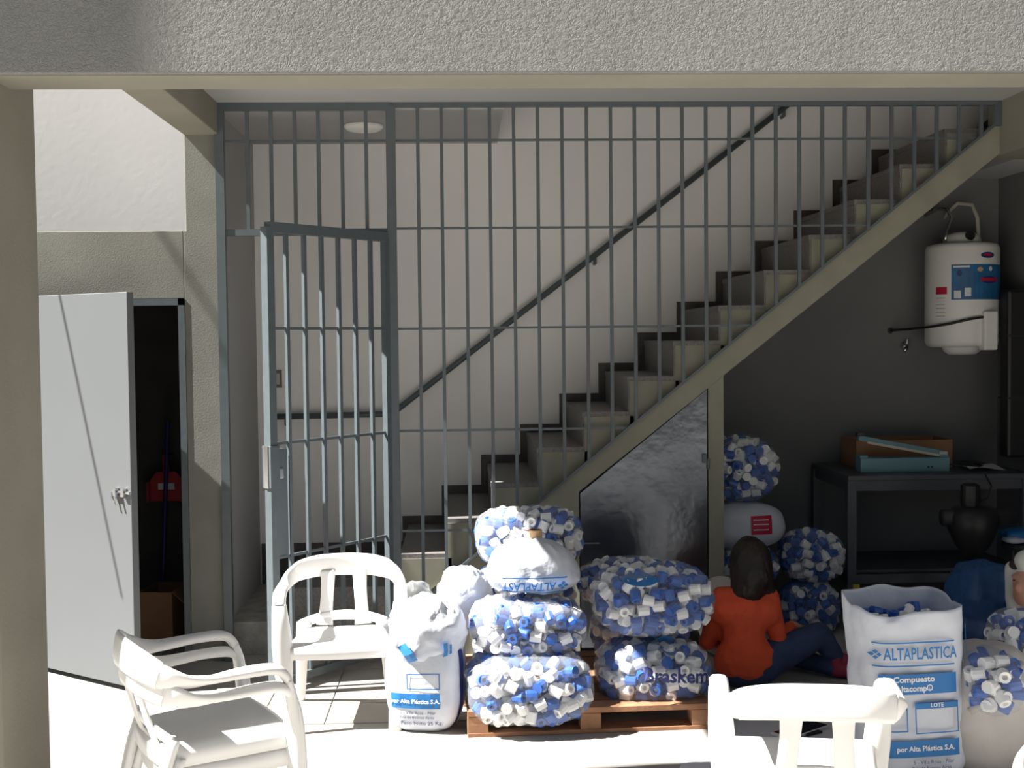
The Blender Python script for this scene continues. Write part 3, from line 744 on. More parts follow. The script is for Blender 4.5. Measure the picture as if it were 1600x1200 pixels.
MB().lathe([(.021, -.024), (.024, -.024), (.024, .023), (.021, .023), (.021, -.024)], 20, cap=False).build('core', M['card'], tp)
MB().bar((-.03, -.03, .022), (-.055, -.035, .028), .02, .003).build('red_end', M['red'], tp)

# standing sack left of the pallet
pb = atz(665, 1149); pb.y += 0.13
LS = Bag((pb.x, pb.y, 0.225), .175, .14, .235, math.radians(-8), n=3.2, seed=12, amp=.012)
s2 = tag(empty('printed_sack', LS.c, LS.rz), 'standing white sack with a blue printed band, beside the pallet', 'sack', 'white plastic sacks')
LS.mesh(56, 36).build('body', M['sack'], s2, smooth=True)
put_rect(s2, LS, -.135, .085, -.105, -.038, M['ink'])
put_text(s2, LS, 'por Alta Plástica S.A.', -.025, -.072, .026, M['ink_white'], bold=.0008, k=1.0, off=.007)
put_text(s2, LS, '5 - Villa Rosa - Pilar', -.015, -.125, .020, M['ink_dark'], k=1.0, off=.005)
put_text(s2, LS, 'Pcia de Buenos Aires', -.02, -.147, .018, M['ink_dark'], k=1.0, off=.005)
put_text(s2, LS, 'Peso Neto 25 Kg.', .0, -.175, .026, M['ink_dark'], k=1.0, off=.005)
put_rect(s2, LS, -.06, .085, -.02, .05, M['ink'], 'printed_box', frame=.004)
b = MB(); b.grid(lambda u, v: LS.dirpt(Vector((LS.a * math.cos(-.55 + .3 * u), LS.b * math.sin(-.55 + .3 * u), (v - .62) * .36))) * 1.012, 6, 10); b.build('side_print', M['ink_dark'], s2)
# crumpled sack folded over it
c = aty(668, 985, pb.y - .02)
CR = Bag((c.x, c.y, c.z), .165, .15, .155, .2, n=2.3, seed=14, amp=.06)
s3 = tag(empty('crumpled_sack', CR.c, CR.rz), 'sunlit crumpled white sack slumped on top of the standing sack', 'sack', 'white plastic sacks')
def crf(co):
    d = co.normalized(); return co
bm_ = CR.mesh(64, 36); bm_.v = [tuple(Vector(v) * (1 + .05 * noise.noise(Vector(v) * 16) + .04 * noise.noise(Vector(v) * 34))) for v in bm_.v]
bm_.build('body', M['sack'], s3, smooth=True)
put_rect(s3, CR, .045, .065, -.13, -.02, M['ink'], off=.02, rot=.1); put_rect(s3, CR, .075, .085, -.12, -.03, M['ink'], off=.02, rot=.1); put_rect(s3, CR, -.13, -.09, -.11, -.02, M['ink'], off=.02, rot=.6)
# empty clear bag beside it
c = aty(648, 935, pb.y)
CL = Bag(c, .085, .07, .075, 0, n=2.0, seed=15, amp=.08)
tag(CL.mesh(40, 24).build('clear_bag', M['film'], None, smooth=True), 'empty crumpled clear plastic bag behind the white chair arm', 'bag').location = c
c = aty(725, 930, -.80)
WB = Bag(c, .13, .11, .14, 0, n=2.2, seed=16, amp=.07)
o = WB.mesh(48, 26).build('white_bag', M['sack'], None, smooth=True); o.location = c
tag(o, 'plain white bag glaring in the sun between sack and cap bags', 'bag')

# ------------------------------------------------------------------ stock under the stairs
YR = 0.45
def back_bag(x0, x1, y0, y1, lab, seed, Y=YR, depth=.2, n=2.5, drop=None):
    c, a, h = boxpx(x0, x1, y0, y1, Y)
    bg = Bag(c, a, depth, h, 0.05 * (seed % 3 - 1), n=n, seed=seed); cap_bag('cap_bag', lab, bg, 'x', indiv=False, frac=.5, m=M['film']); return bg
q1 = back_bag(1085, 1217, 678, 785, 'clear bag of caps on top of the red-labelled sack under the stairs', 21, n=2.2)
q2 = back_bag(1085, 1216, 850, 915, 'clear bag of caps under the red-labelled sack behind the dark hair', 22)
q2b = back_bag(1085, 1216, 915, 992, 'clear bag of caps on the floor behind the seated person', 25)
q3 = back_bag(1218, 1317, 826, 908, 'clear bag of caps, upper of two between person and workbench', 23)
q4 = back_bag(1216, 1311, 904, 992, 'clear bag of caps, lower of two between person and workbench', 24)
c, a, h = boxpx(1080, 1226, 783, 855, YR - .05)
RL = Bag(c, a, .2, h, 0, n=2.6, seed=26, amp=.02)
s4 = tag(empty('printed_sack', c), 'pale sack with a red printed label under the stairs', 'sack', 'white plastic sacks')
RL.mesh(48, 26).build('body', M['sack'], s4, smooth=True)
lx = (1178 - 1153) * (YR - .05 + 6.6) / F; put_rect(s4, RL, lx - .062, lx + .062, -.03, .075, M['ink_red'], 'red_label', off=.006)
for zz in (.05, .025, -.005): put_rect(s4, RL, lx - .05, lx + .04, zz, zz + .005, M['ink_white'], 'label_line', off=.009)
c, a, h = boxpx(1100, 1150, 886, 935, -.12); c.z = .215
GB = Bag(c, .13, .08, .215, 0, n=2.0, seed=27, amp=.06)
o = GB.mesh(40, 24).build('grey_bag', M['sack_grey'], None, smooth=True); o.location = c; tag(o, 'flat grey plastic bag leaning behind the orange shirt', 'bag')

# ------------------------------------------------------------------ open printed sack
ob = atz(1432, 1222); ob.y += .13
OS = Bag((ob.x, ob.y, .335), .205, .15, .36, math.radians(6), n=4.2, seed=31, amp=.008, lean=-.04)
s5 = tag(empty('open_sack', OS.c, OS.rz), 'open white sack printed ALTAPLASTICA filled with caps', 'sack', 'white plastic sacks')
ZTOP = .335
def osf(u, v):
    th = 2 * math.pi * u; z = -.33 + (ZTOP + .33) * v
    e = 1 + .05 * max(0, v - .8) * math.sin(2 * th + .5)
    r = (abs(math.cos(th)) ** 4.2 + abs(math.sin(th)) ** 4.2) ** (-1 / 4.2)
    k = 1 - .12 * max(0, (.12 - v) / .12) ** 2
    flare = 1 + .05 * max(0, (v - .75) / .25)
    p = Vector((OS.a * math.cos(th) * r * k * e * flare, OS.b * math.sin(th) * r * k * flare, z))
    wob = .008 * noise.noise(Vector((p.x * 7, p.y * 7, z * 9))) + .010 * noise.noise(Vector((p.x * 16, p.y * 16, z * 14)))
    p += Vector((math.cos(th), math.sin(th), 0)) * wob
    if v > .96: p.z += .035 * noise.noise(Vector((th * 1.3, 3.1, 0))) + .045 * max(0, math.sin(th))
    p.x += OS.lean * z
    return p
bo_ = MB(); bo_.grid(osf, 72, 44, closed=True); o = bo_.build('body', M['sack'], s5, smooth=True)
sd = o.modifiers.new('thick', 'SOLIDIFY'); sd.thickness = .004; sd.offset = -1
MB().lathe([(.001, -.33), (.17, -.33)], 24, cap=False).build('bottom', M['sack'], s5)
def osfront(x, z):
    q = max(0.0, 1 - (abs(x) / OS.a) ** 4.2) ** (1 / 4.2); v = (z + .33) / (ZTOP + .33); flare = 1 + .05 * max(0, (v - .75) / .25)
    return Vector((x + OS.lean * z, -OS.b * q * flare - .016, z))
OSF = lambda: None
class _P:
    def skin(s, p, t):
        n = s.n; g = Vector((math.copysign(abs(p.x / s.a) ** (n - 1) / s.a, p.x), math.copysign(abs(p.y / s.b) ** (n - 1) / s.b, p.y), math.copysign(abs(p.z / s.h) ** (n - 1) / s.h, p.z)))
        return p + g.normalized() * t
    def front(s, x, z, off=0): return osfront(x, z)
OP = _P()
Tx = lambda txt, x, z, size, m, **k: put_text(s5, OP, txt, x, z, size, m, k=1.0, off=k.pop('off', .002), **k)
Rx = lambda x0, x1, z0, z1, m, **k: put_rect(s5, OP, x0, x1, z0, z1, m, off=k.pop('off', .0005), **k)
Rx(-.19, .13, .218, .224, M['ink'], name='printed_line'); Rx(-.19, .13, .128, .134, M['ink'], name='printed_line')
Tx('ALTAPLASTICA', -.008, .176, .066, M['ink'], bold=.0012, sx=.66)
for dx, dz in ((0, .011), (0, -.011), (.011, 0), (-.011, 0)): Rx(-.180 + dx - .006, -.180 + dx + .006, .176 + dz - .006, .176 + dz + .006, M['ink'], name='emblem_diamond', rot=math.pi / 4)
Rx(-.175, .135, .02, .098, M['ink'])
Tx('Compuesto', -.04, .078, .032, M['ink_white'], bold=.001, sx=1.1); Tx('Altacomp®', -.04, .042, .032, M['ink_white'], bold=.001, sx=1.0)
Rx(-.175, -.07, -.125, -.015, M['ink'], name='printed_box', frame=.005); Rx(-.175, -.07, -.04, -.015, M['ink'], name='printed_band')
Rx(-.04, .14, -.135, -.012, M['ink'], name='printed_box', frame=.005); Rx(-.04, .14, -.038, -.012, M['ink'], name='printed_band'); Tx('LOTE', .05, -.025, .022, M['ink_white'], bold=.0006)
Rx(-.175, .14, -.225, -.16, M['ink']); Tx('por Alta Plástica S.A.', .0, -.192, .028, M['ink_white'], bold=.0008)
Tx('5 - Villa Rosa - Pilar', .03, -.245, .021, M['ink_dark']); Tx('Pcia de Buenos Aires', .02, -.268, .019, M['ink_dark']); Tx('Peso Neto 25 Kg.', .03, -.298, .026, M['ink_dark'])
def side(a0, a1, z0, z1, nm, m):
    b = MB()
    def fn(u, v):
        th = a0 + (a1 - a0) * u; z = z0 + (z1 - z0) * v; r = (abs(math.cos(th)) ** 4.2 + abs(math.sin(th)) ** 4.2) ** (-1 / 4.2)
        return Vector((OS.a * math.cos(th) * r * 1.035 + OS.lean * z + .004, OS.b * math.sin(th) * r * 1.06 - .006, z))
    b.grid(fn, 4, 10); return b.build(nm, m, s5)
side(-.72, -.58, .16, .27, 'printed_band', M['ink']); side(-.62, -.60, -.25, .14, 'printed_line', M['ink_dark']); side(-.36, -.34, -.25, .1, 'printed_line', M['ink_dark'])
rnd = random.Random(77)
for i in range(34):
    x = rnd.uniform(-.15, .15); y = rnd.uniform(-.11, .10); nm = 'white_stopper' if rnd.random() < .5 else 'blue_stopper'
    o = bpy.data.objects.new(nm, CAPW if nm == 'white_stopper' else CAPB); COL.objects.link(o)
    o.matrix_world = Matrix.Translation(OS.c + OS.R @ Vector((x - .013, y, .255 + .03 * rnd.random() + .05 * (y + .1)))) @ Matrix.Rotation(rnd.uniform(0, 6), 4, 'Z') @ Matrix.Rotation(rnd.uniform(0, 2), 4, 'X')
    tag(o, nm.split('_')[0] + ' hollow plastic cap in the mouth of the open printed sack', 'cap', nm.split('_')[0] + ' caps in the open sack')
MB().grid(lambda u, v: Vector(((u - .5) * .36 - .01, (v - .5) * .25, .235 + .05 * (v - .5))), 2, 2).build('fill', M['cap_blue'], s5)

# grey sack with a clear top full of caps
gbp = atz(1572, 1225); gbp.y += .2
GS = Bag((gbp.x, gbp.y, .24), .19, .17, .26, .1, n=3.0, seed=41, amp=.02)
s6 = tag(empty('grey_sack', GS.c, GS.rz), 'greyish sack with rolled edge next to the open printed sack', 'sack', 'white plastic sacks')
GS.mesh(56, 34).build('body', M['sack_grey'], s6, smooth=True)
MB().tube([GS.front(x, .135 + x * .75, .0) for x in (-.14, -.08, -.02, .04, .09)], .016, 8).build('rolled_edge', M['sack_grey'], s6, smooth=True)
c, a, h = boxpx(1496, 1592, 1012, 1112, gbp.y - .10)
bg = Bag(c, a, .17, h, 0, n=2.4, seed=42); cap_bag('cap_bag', 'clear bag of caps bulging from the greyish sack', bg, 'in the bag above the greyish sack', frac=.5)
c, a, h = boxpx(1546, 1640, 952, 1040, gbp.y + .25)
bg = Bag(c, a, .15, h, 0, n=2.4, seed=43); cap_bag('cap_bag', 'clear bag of caps next to the hooded person', bg, 'in the bag next to the hooded person', frac=.55)
# tall blue liner bag
c, a, h = boxpx(1484, 1592, 884, 1010, -.75)
TB = Bag(c, a * .95, .2, h * 1.1, 0, n=2.8, seed=44, amp=.08)
o = TB.mesh(60, 36).build('blue_bag', M['film_blue'], None, smooth=True); o.location = c
tag(o, 'large translucent blue bag behind the open printed sack', 'bag')
c_ = Bag((c.x, c.y, (c.z - h) / 2 + .02), a * .9, .19, (c.z - h) / 2 + .03, 0, n=3.2, seed=45, amp=.03)
o = c_.mesh(40, 24).build('blue_bag', M['film_blue'], None, smooth=True); o.location = c_.c
tag(o, 'lower blue bag on the floor under the large translucent one', 'bag')

# ================================================================== WORKSHOP CORNER
# electric water heater on the back wall
hx = aty(1503, 460, .85); HR = .22
z_t, z_b = zat(382, .85, 1503), zat(541, .85, 1503)
ht = tag(empty('water_heater', (hx.x, .85, (z_t + z_b) / 2)), 'white cylindrical water heater with blue label on the dark wall', 'water heater')
hh = (z_t - z_b) / 2
MB().lathe([(.001, -hh - .006), (HR - .035, -hh - .004), (HR - .012, -hh + .006), (HR, -hh + .03), (HR, hh - .03), (HR - .012, hh - .006), (HR - .05, hh + .004), (.001, hh + .006)], 40, cap=False).build('tank', M['plastic'], ht, smooth=True)
MB().lathe([(.115, hh), (.112, hh + .03), (.09, hh + .06), (.05, hh + .075), (.001, hh + .078)], 28, cap=False).build('top_dome', M['plastic'], ht, smooth=True)
MB().lathe([(.001, -hh - .055), (.08, -hh - .05), (.11, -hh - .03), (.12, -hh)], 28, cap=False).build('lower_dome', M['plastic'], ht, smooth=True)
MB().lathe([(.03, 0), (.03, .012), (.001, .012)], 16).xf(Matrix.Translation((.005, -.1, hh + .045)) @ Matrix.Rotation(math.pi / 2 - .3, 4, 'X')).build('inlet_hole', M['black'], ht)
def cyl(x, z, off=.002): return Vector((x, -math.sqrt(max(0, (HR + off) ** 2 - x * x)), z))
def cylrect(x0, x1, z0, z1, nm, m, off=.002, par=None):
    b = MB(); b.grid(lambda u, v: cyl(x0 + (x1 - x0) * u, z0 + (z1 - z0) * v, off), 12, 2); return b.build(nm, m, par or ht)
def cylell(cx, cz, rx, rz, nm, m, off, par=None):
    b = MB(); b.add([cyl(cx, cz, off)] + [cyl(cx + rx * math.cos(t * .3142), cz + rz * math.sin(t * .3142), off) for t in range(20)], [(0, i + 1, (i + 1) % 20 + 1) for i in range(20)]); return b.build(nm, m, par or ht)
kz = 1 / 254.0
zz = lambda py: (462 - py) * kz
xx = lambda px: (px - 1503) * kz
M['label_blue'] = mat('label_blue', (0.02, 0.13, 0.30), .4, var=.25, vscale=8)
lb = cylrect(xx(1468), xx(1556), zz(470), zz(416), 'label', M['label_blue'], .002)
cylell(xx(1524), zz(440), .055, .022, 'label_emblem', M['ink_dark'], .004, lb); cylrect(xx(1508), xx(1540), zz(442), zz(437), 'label_stripe', M['ink_red'], .006, lb)
cylell(xx(1508), zz(424), .018, .014, 'label_badge', M['tan'], .004, lb); cylell(xx(1526), zz(423), .012, .014, 'label_badge', M['ink_white'], .004, lb)
cylell(xx(1478), zz(429), .014, .02, 'label_badge', M['ink_dark'], .004, lb); cylrect(xx(1471), xx(1480), zz(468), zz(456), 'label_badge', M['ink_white'], .004, lb); cylrect(xx(1485), xx(1494), zz(465), zz(452), 'label_badge', M['ink_white'], .004, lb)
cylrect(xx(1470), xx(1492), zz(421), zz(418), 'label_stripe', M['ink_white'], .004, lb)
cylell(xx(1521), zz(402), .048, .018, 'logo', M['ink_dark'], .003); cylrect(xx(1514), xx(1528), zz(403), zz(400), 'logo_stripe', M['ink_red'], .005)
cylrect(xx(1452), xx(1463), zz(461), zz(450), 'red_sticker', M['ink_red'], .002)
for py in (466, 471, 476, 482, 488, 494): cylrect(xx(1452), xx(1461), zz(py + 1.5), zz(py), 'printed_line', M['ink_white'] if py % 2 else M['sack_grey'], .002)
cv = MB(); cv.box(xx(1511), xx(1533), -HR - .035, -HR + .05, zz(548), zz(488)); cv.build('thermostat_cover', M['plastic'], ht, bevel=.012)
MB().tube([cyl(xx(1513), zz(497), .02), Vector((xx(1490), -.245, zz(500))), Vector((xx(1462), -.20, zz(507))), Vector((xx(1444), -.10, zz(511))), Vector((xx(1428), .1, zz(514))), Vector((xx(1413), .28, zz(516)))], .008, 8).build('power_cable', M['black'], ht, smooth=True)
MB().lathe([(.02, 0), (.02, .02)], 12).xf(Matrix.Translation((xx(1413), .288, zz(516))) @ Matrix.Rotation(math.pi / 2, 4, 'X')).build('cable_socket', M['black'], ht)
MB().tube([(xx(1473), -.03, hh), (xx(1475), -.02, zz(362)), (xx(1492), .05, zz(340)), (xx(1494), .15, zz(322)), (xx(1482), .2, zz(321)), (xx(1470), .28, zz(330))], .012, 8).build('water_pipe', M['chrome'], ht, smooth=True)
MB().tube([(xx(1530), 0, hh), (xx(1531), .03, zz(340)), (xx(1528), .08, zz(318)), (xx(1512), .15, zz(313)), (xx(1503), .22, zz(325)), (xx(1502), .28, zz(335))], .012, 8).build('water_pipe', M['cream'], ht, smooth=True)
MB().tube([(HR - .02, -.05, zz(515)), (HR + .045, -.06, zz(515))], .012, 8).build('relief_valve', M['plastic'], ht)
MB().tube([(HR + .03, -.06, zz(508)), (HR + .03, -.06, zz(524))], .012, 8).build('relief_valve', M['plastic'], ht)
# wall tap
tpw = aty(1408, 540, YB - .03)
tp2 = tag(empty('wall_tap', tpw), 'small chrome tap on the dark wall below the heater', 'tap')
MB().tube([(.02, 0, .0), (.02, -.05, 0), (.005, -.085, -.01), (-.015, -.10, -.035)], .011, 10).build('spout', M['chrome'], tp2, smooth=True)
MB().tube([(.02, -.045, .0), (.025, -.045, .04)], .008, 8).build('handle', M['chrome'], tp2); MB().lathe([(.028, 0), (.022, .012)], 16).xf(Matrix.Translation((.02, 0, 0)) @ Matrix.Rotation(math.pi / 2, 4, 'X')).build('flange', M['chrome'], tp2)
# tall black cabinet hung by the corner
bx_ = tag(empty('wall_cabinet', (3.345, .64, zat(715, .6, 1590))), 'tall black narrow cabinet hanging at the right edge of the photo', 'cabinet')
zh = zat(452, .6, 1590) - zat(715, .6, 1590)
MB().box(-.085, .085, -.06, .06, 0, zh).build('body', M['black'], bx_, bevel=.02)
for f_ in (.35, .72): MB().box(-.088, .088, -.064, .062, zh * f_, zh * f_ + .012).build('band', M['dark_metal'], bx_)
MB().box(-.02, .095, -.02, .02, zh * .9, zh * .93).build('wall_bracket', M['dark_metal'], bx_)

# workbench
zt = .912
xl = xat(1325, .35, 755); xr = 3.30
tb = tag(empty('workbench', (xl, .35, 0)), 'dark grey steel workbench under the water heater', 'workbench')
TWx, TDy = xr - xl, .75
MB().box(0, TWx, 0, TDy, zt - .03, zt).build('top', M['bench'], tb, bevel=.004)
MB().box(.02, TWx - .02, .01, .03, zt - .09, zt - .03).build('apron', M['bench'], tb)
MB().box(.01, .03, .02, TDy - .02, zt - .09, zt - .03).build('apron', M['bench'], tb)
for x in (0, TWx - .05):
    for y in (0, TDy - .05): MB().box(x, x + .05, y, y + .05, 0, zt - .03).build('leg', M['bench'], tb)
MB().box(.05, TWx - .05, .01, .04, .28, .33).build('stretcher', M['bench'], tb); MB().box(.01, .04, .05, TDy - .05, .28, .33).build('stretcher', M['bench'], tb)
MB().box(.02, TWx - .02, .08, TDy - .06, .33, .345).build('shelf', M['bench'], tb)
t_ = aty(1338, 925, .35); MB().box(t_.x - xl - .02, t_.x - xl + .018, -.006, -.001, t_.z - .045, t_.z + .045).build('yellow_tag', M['yellow'], tb)
# bag sealer
s0 = aty(1345, 739, .5); s1 = aty(1484, 739, .5)
se = tag(empty('bag_sealer', (s0.x, .5, zt)), 'pale blue bag sealer with raised arm on the workbench', 'sealer')
SW = s1.x - s0.x
MB().box(0, SW, 0, .1, .0, .085).build('base', M['teal'], se, bevel=.004)
for x in (.0, SW - .05): MB().box(x, x + .045, .01, .09, .083, .10).build('end_block', M['teal'], se)
ar = MB().bar((-.0, .05, .205), (SW - .02, .05, .105), .035, .03).build('arm', M['teal'], se, bevel=.003)
MB().bar((.05, .028, .178), (SW - .05, .028, .094), .006, .014).build('sealing_strip', M['cream'], ar); MB().box(-.01, .03, .03, .07, .215, .235).build('arm_knob', M['black'], ar)
MB().box(SW - .055, SW - .005, .02, .075, .098, .118).build('hinge', M['chrome'], se)
for i in range(2): MB().lathe([(.006, 0), (.006, .006)], 10).xf(Matrix.Translation((SW - .13 + i * .022, 0, .03)) @ Matrix.Rotation(math.pi / 2, 4, 'X')).build('knob', M['black'], se)
MB().tube([(SW, .08, .03), (SW + .1, .1, .035), (SW + .2, .15, .012), (SW + .32, .2, .008), (SW + .3, .35, .008)], .006, 6).build('power_cord', M['dark_metal'], se, smooth=True)
# carton behind it
c0 = aty(1338, 725, .74); c1 = aty(1488, 725, .74); ch_ = zat(688, .74, 1400) - zt
cb = tag(empty('cardboard_tray', (c0.x, .74, zt)), 'low brown carton behind the bag sealer on the workbench', 'carton')
CW_ = c1.x - c0.x
for a4 in ((0, CW_, 0, .006), (0, CW_, .294, .3), (0, .006, .006, .294), (CW_ - .006, CW_, .006, .294)): MB().box(*a4, 0, ch_).build('side', M['card'], cb)
MB().box(.006, CW_ - .006, .006, .294, 0, .005).build('bottom', M['card'], cb)
tag(MB().grid(lambda u, v: aty(1505, 728, .6) + Vector((u * .22, (v - .5) * .2, .012 - aty(1505, 728, .6).z + zt + .01 * math.sin(5 * u + 3 * v))), 8, 6).build('paper_sheet', M['paper'], None, smooth=True), 'loose sheet of paper on the workbench by the cord', 'paper')
# dark machine on a pedestal
mp = aty(1520, 800, -.12)
mc = tag(empty('pedestal_machine', (mp.x, -.12, 0)), 'black machine with wide head on a narrow pedestal before the bench', 'machine')
q = 1 / 292.0
MB().lathe([(.14, 0), (.14, .02), (.05, .04), (.036, .08), (.036, .50)], 20).build('pedestal', M['dark_metal'], mc, smooth=False)
Z_ = lambda py: zat(py, -.12, 1520)
hd = MB(); hd.lathe([(.04, Z_(868)), (.09, Z_(852)), (.13, Z_(828)), (.14, Z_(806)), (.11, Z_(793)), (.05, Z_(790))], 24); hd.build('housing', M['black'], mc, smooth=True)
MB().tube([(-.17, 0, Z_(808)), (.23, 0, Z_(808))], [.045, .05], 16).build('spindle', M['dark_metal'], mc, smooth=True)
MB().lathe([(.045, Z_(792)), (.05, Z_(780)), (.05, Z_(758)), (.03, Z_(755))], 18, (-.015, 0, 0)).build('motor', M['black'], mc)
MB().tube([(.02, 0, Z_(785)), (.08, 0, Z_(778)), (.11, .02, Z_(760)), (.11, .1, Z_(745))], .006, 6).build('power_cord', M['black'], mc)
sx = aty(1578, 850, -.05)
so2 = tag(empty('stool', (sx.x + .10, -.02, 0)), 'dark stool in the shaded corner holding a blue bundle', 'stool')
MB().lathe([(.12, sx.z - .03), (.125, sx.z - .015), (.12, sx.z)], 20).build('seat', M['dark_metal'], so2)
for i in range(4):
    an = i * math.pi / 2 + .4; MB().tube([(.09 * math.cos(an), .09 * math.sin(an), sx.z - .03), (.14 * math.cos(an), .14 * math.sin(an), 0)], .011, 8).build('leg', M['dark_metal'], so2)
BU = Bag((sx.x + .06, -.02, sx.z + .042), .09, .07, .042, 0, n=2.2, seed=51, amp=.08)
bu = tag(empty('cloth_bundle', BU.c), 'small blue and white bundle on the dark stool', 'cloth')
BU.mesh(32, 18).build('blue_cloth', M['ink'], bu, smooth=True)
b2 = Bag((0, 0, 0), .06, .06, .02, 0, n=2.2, seed=52, amp=.06).mesh(24, 12).xf(Matrix.Translation((-.04, -.035, -.018))); b2.build('white_fold', M['sack'], bu, smooth=True)

# ------------------------------------------------------------------ inside the storeroom
p0 = aty(262, 658, .9); p1 = aty(251, 930, .8)
br = tag(empty('broom', (p1.x, .82, 0)), 'blue-handled broom leaning in the dark storeroom', 'broom')
loc(MB().tube([p0, Vector((p1.x, .82, .12))], .013, 8), br).build('handle', M['blue_stick'], br)
MB().box(-.13, .13, -.03, .03, .08, .14).build('head', M['blue_stick'], br, bevel=.01); MB().box(-.125, .125, -.025, .025, .0, .085).build('bristles', M['black'], br)
dp = aty(260, 760, .98)
du = tag(empty('dustpan', dp), 'red plastic dustpan hanging behind the blue broom handle', 'dustpan')
qz = 1 / 250.0
MB().prism([(-.11, -.09), (.11, -.09), (.105, .03), (.06, .09), (-.06, .09), (-.105, .03)], .0, .012).build('pan', M['red'], du)
MB().box(-.11, -.098, -.05, .0, -.09, .03).build('rim', M['red'], du); MB().box(.098, .11, -.05, .0, -.09, .03).build('rim', M['red'], du)
MB().box(-.02, .02, -.01, .014, .085, .2).build('handle', M['red'], du, bevel=.005); MB().box(-.05, .05, -.003, .0, -.02, .02).build('sticker', M['ink_white'], du)
MB().tube([(0, .0, .19), (0, .175, .19)], .006, 6).build('hook', M['dark_metal'], du)
k0 = aty(218, 990, .45); k1 = aty(272, 990, .45)
kz_ = zat(925, .45, 245)
cb2 = tag(empty('cardboard_box', (k0.x, .45, 0), -.12), 'brown cardboard box with open flap inside the storeroom doorway', 'box')
bw = k1.x - k0.x
for a4 in ((0, bw, 0, .006), (0, bw, .294, .3), (0, .006, .006, .294), (bw - .006, bw, .006, .294)): MB().box(*a4, 0, kz_).build('side', M['card'], cb2)
MB().box(.006, bw - .006, .006, .294, 0, .006).build('bottom', M['card'], cb2)
MB().add([(bw, .0, kz_), (bw, .3, kz_), (bw + .10, .3, kz_ - .09), (bw + .10, 0, kz_ - .09), (bw, .0, kz_ + .005), (bw, .3, kz_ + .005), (bw + .103, .3, kz_ - .085), (bw + .103, 0, kz_ - .085)], [(0, 1, 2, 3), (7, 6, 5, 4), (0, 3, 7, 4), (1, 5, 6, 2), (0, 4, 5, 1), (3, 2, 6, 7)]).build('flap', M['card'], cb2)

# ------------------------------------------------------------------ on the floor by the chair
m0 = [atz(*p) for p in ((1150, 1112), (1345, 1106), (1352, 1200), (1120, 1205))]
def quad(u, v, z=.003): 
    p = (m0[3] * (1 - u) + m0[2] * u) * (1 - v) + (m0[0] * (1 - u) + m0[1] * u) * v
    return Vector((p.x, p.y, z + .003 * (1 + noise.noise(Vector((u * 5, v * 5, 0))))))
tag(MB().grid(quad, 24, 16).build('plastic_sheet', M['paper'], None, smooth=True), 'pale plastic sheet on the floor beneath the tablet', 'sheet')
m1 = [atz(*p) for p in ((1070, 1182), (1118, 1166), (1130, 1230), (1050, 1230))]
def quad1(u, v):
    p = (m1[3] * (1 - u) + m1[2] * u) * (1 - v) + (m1[0] * (1 - u) + m1[1] * u) * v
    return Vector((p.x, p.y, .004 + .012 * max(0, v - .8) * 5 + .003 * noise.noise(Vector((u * 4, v * 4, 7)))))
tag(MB().grid(quad1, 10, 10).build('plastic_sheet', M['paper'], None, smooth=True), 'small sunlit white sheet lying in front of the pallet', 'sheet')
ta = [atz(*p, .02) for p in ((1241, 1119), (1275, 1129), (1258, 1158), (1229, 1149))]
tc_ = sum(ta, Vector()) / 4; ax = ((ta[1] - ta[0]) + (ta[2] - ta[3])) / 2; ay = ((ta[0] - ta[3]) + (ta[1] - ta[2])) / 2
tw_, th_ = ax.length / 2, ay.length / 2; trz = math.atan2(ax.y, ax.x)
tab = tag(empty('tablet', (tc_.x, tc_.y, .008), trz), 'small tablet with dark screen and pale frame on the plastic sheet', 'tablet')
MB().box(-tw_, tw_, -th_, th_, .0, .012).build('case', M['ink_white'], tab, bevel=.003); MB().box(-tw_ + .008, tw_ - .008, -th_ + .01, th_ - .006, .0121, .0128).build('screen', M['screen'], tab)
for i, (px, py, an, lab) in enumerate(((1268, 1149, .5, 'black phone poking out behind the tablet'), (1254, 1162, -.1, 'black phone lying below the tablet'))):
    p = atz(px, py)
    f_ = tag(empty('mobile_phone', (p.x, p.y, .008), an), lab, 'phone'); MB().box(-.045, .045, -.022, .022, 0, .010).build('case', M['black'], f_, bevel=.004); MB().box(-.036, .036, -.018, .018, .0101, .0106).build('screen', M['screen'], f_)
p = atz(1196, 1162); rb = tag(empty('red_pouch', (p.x, p.y, .008)), 'small dark red pouch on the plastic sheet', 'pouch')
MB().box(-.02, .02, -.02, .02, 0, .014).build('body', M['ink_red'], rb, bevel=.005); MB().box(-.021, .021, -.004, .004, .012, .016).build('zip', M['black'], rb)

# ================================================================== PEOPLE
def hand(wrist, d, up, side):
    """palm, four bent fingers and a thumb as limbs"""
    d = Vector(d).normalized(); up = Vector(up); up = (up - d * up.dot(d)).normalized(); s = d.cross(up) * side; w = Vector(wrist); L = []
    k = w + d * .075
    L += [(w, .024, w + d * .02, .026)]
    for i, (o, ln) in enumerate(((-.027, .062), (-.009, .072), (.009, .068), (.026, .052))):
        b = k + s * o; L.append((w + s * o * .6, .018, b, .0125)); m_ = b + d * ln * .5 - up * .012; L.append((b, .0095, m_, .009)); L.append((m_, .009, m_ + d * ln * .3 - up * ln * .42, .0075))
    t0 = w + d * .025 - s * .02; t1 = t0 + d * .03 - s * .035; L += [(t0, .014, t1, .011), (t1, .011, t1 + d * .032 - s * .002 - up * .012, .0085)]
    return L
def V3(*a): return Vector(a)

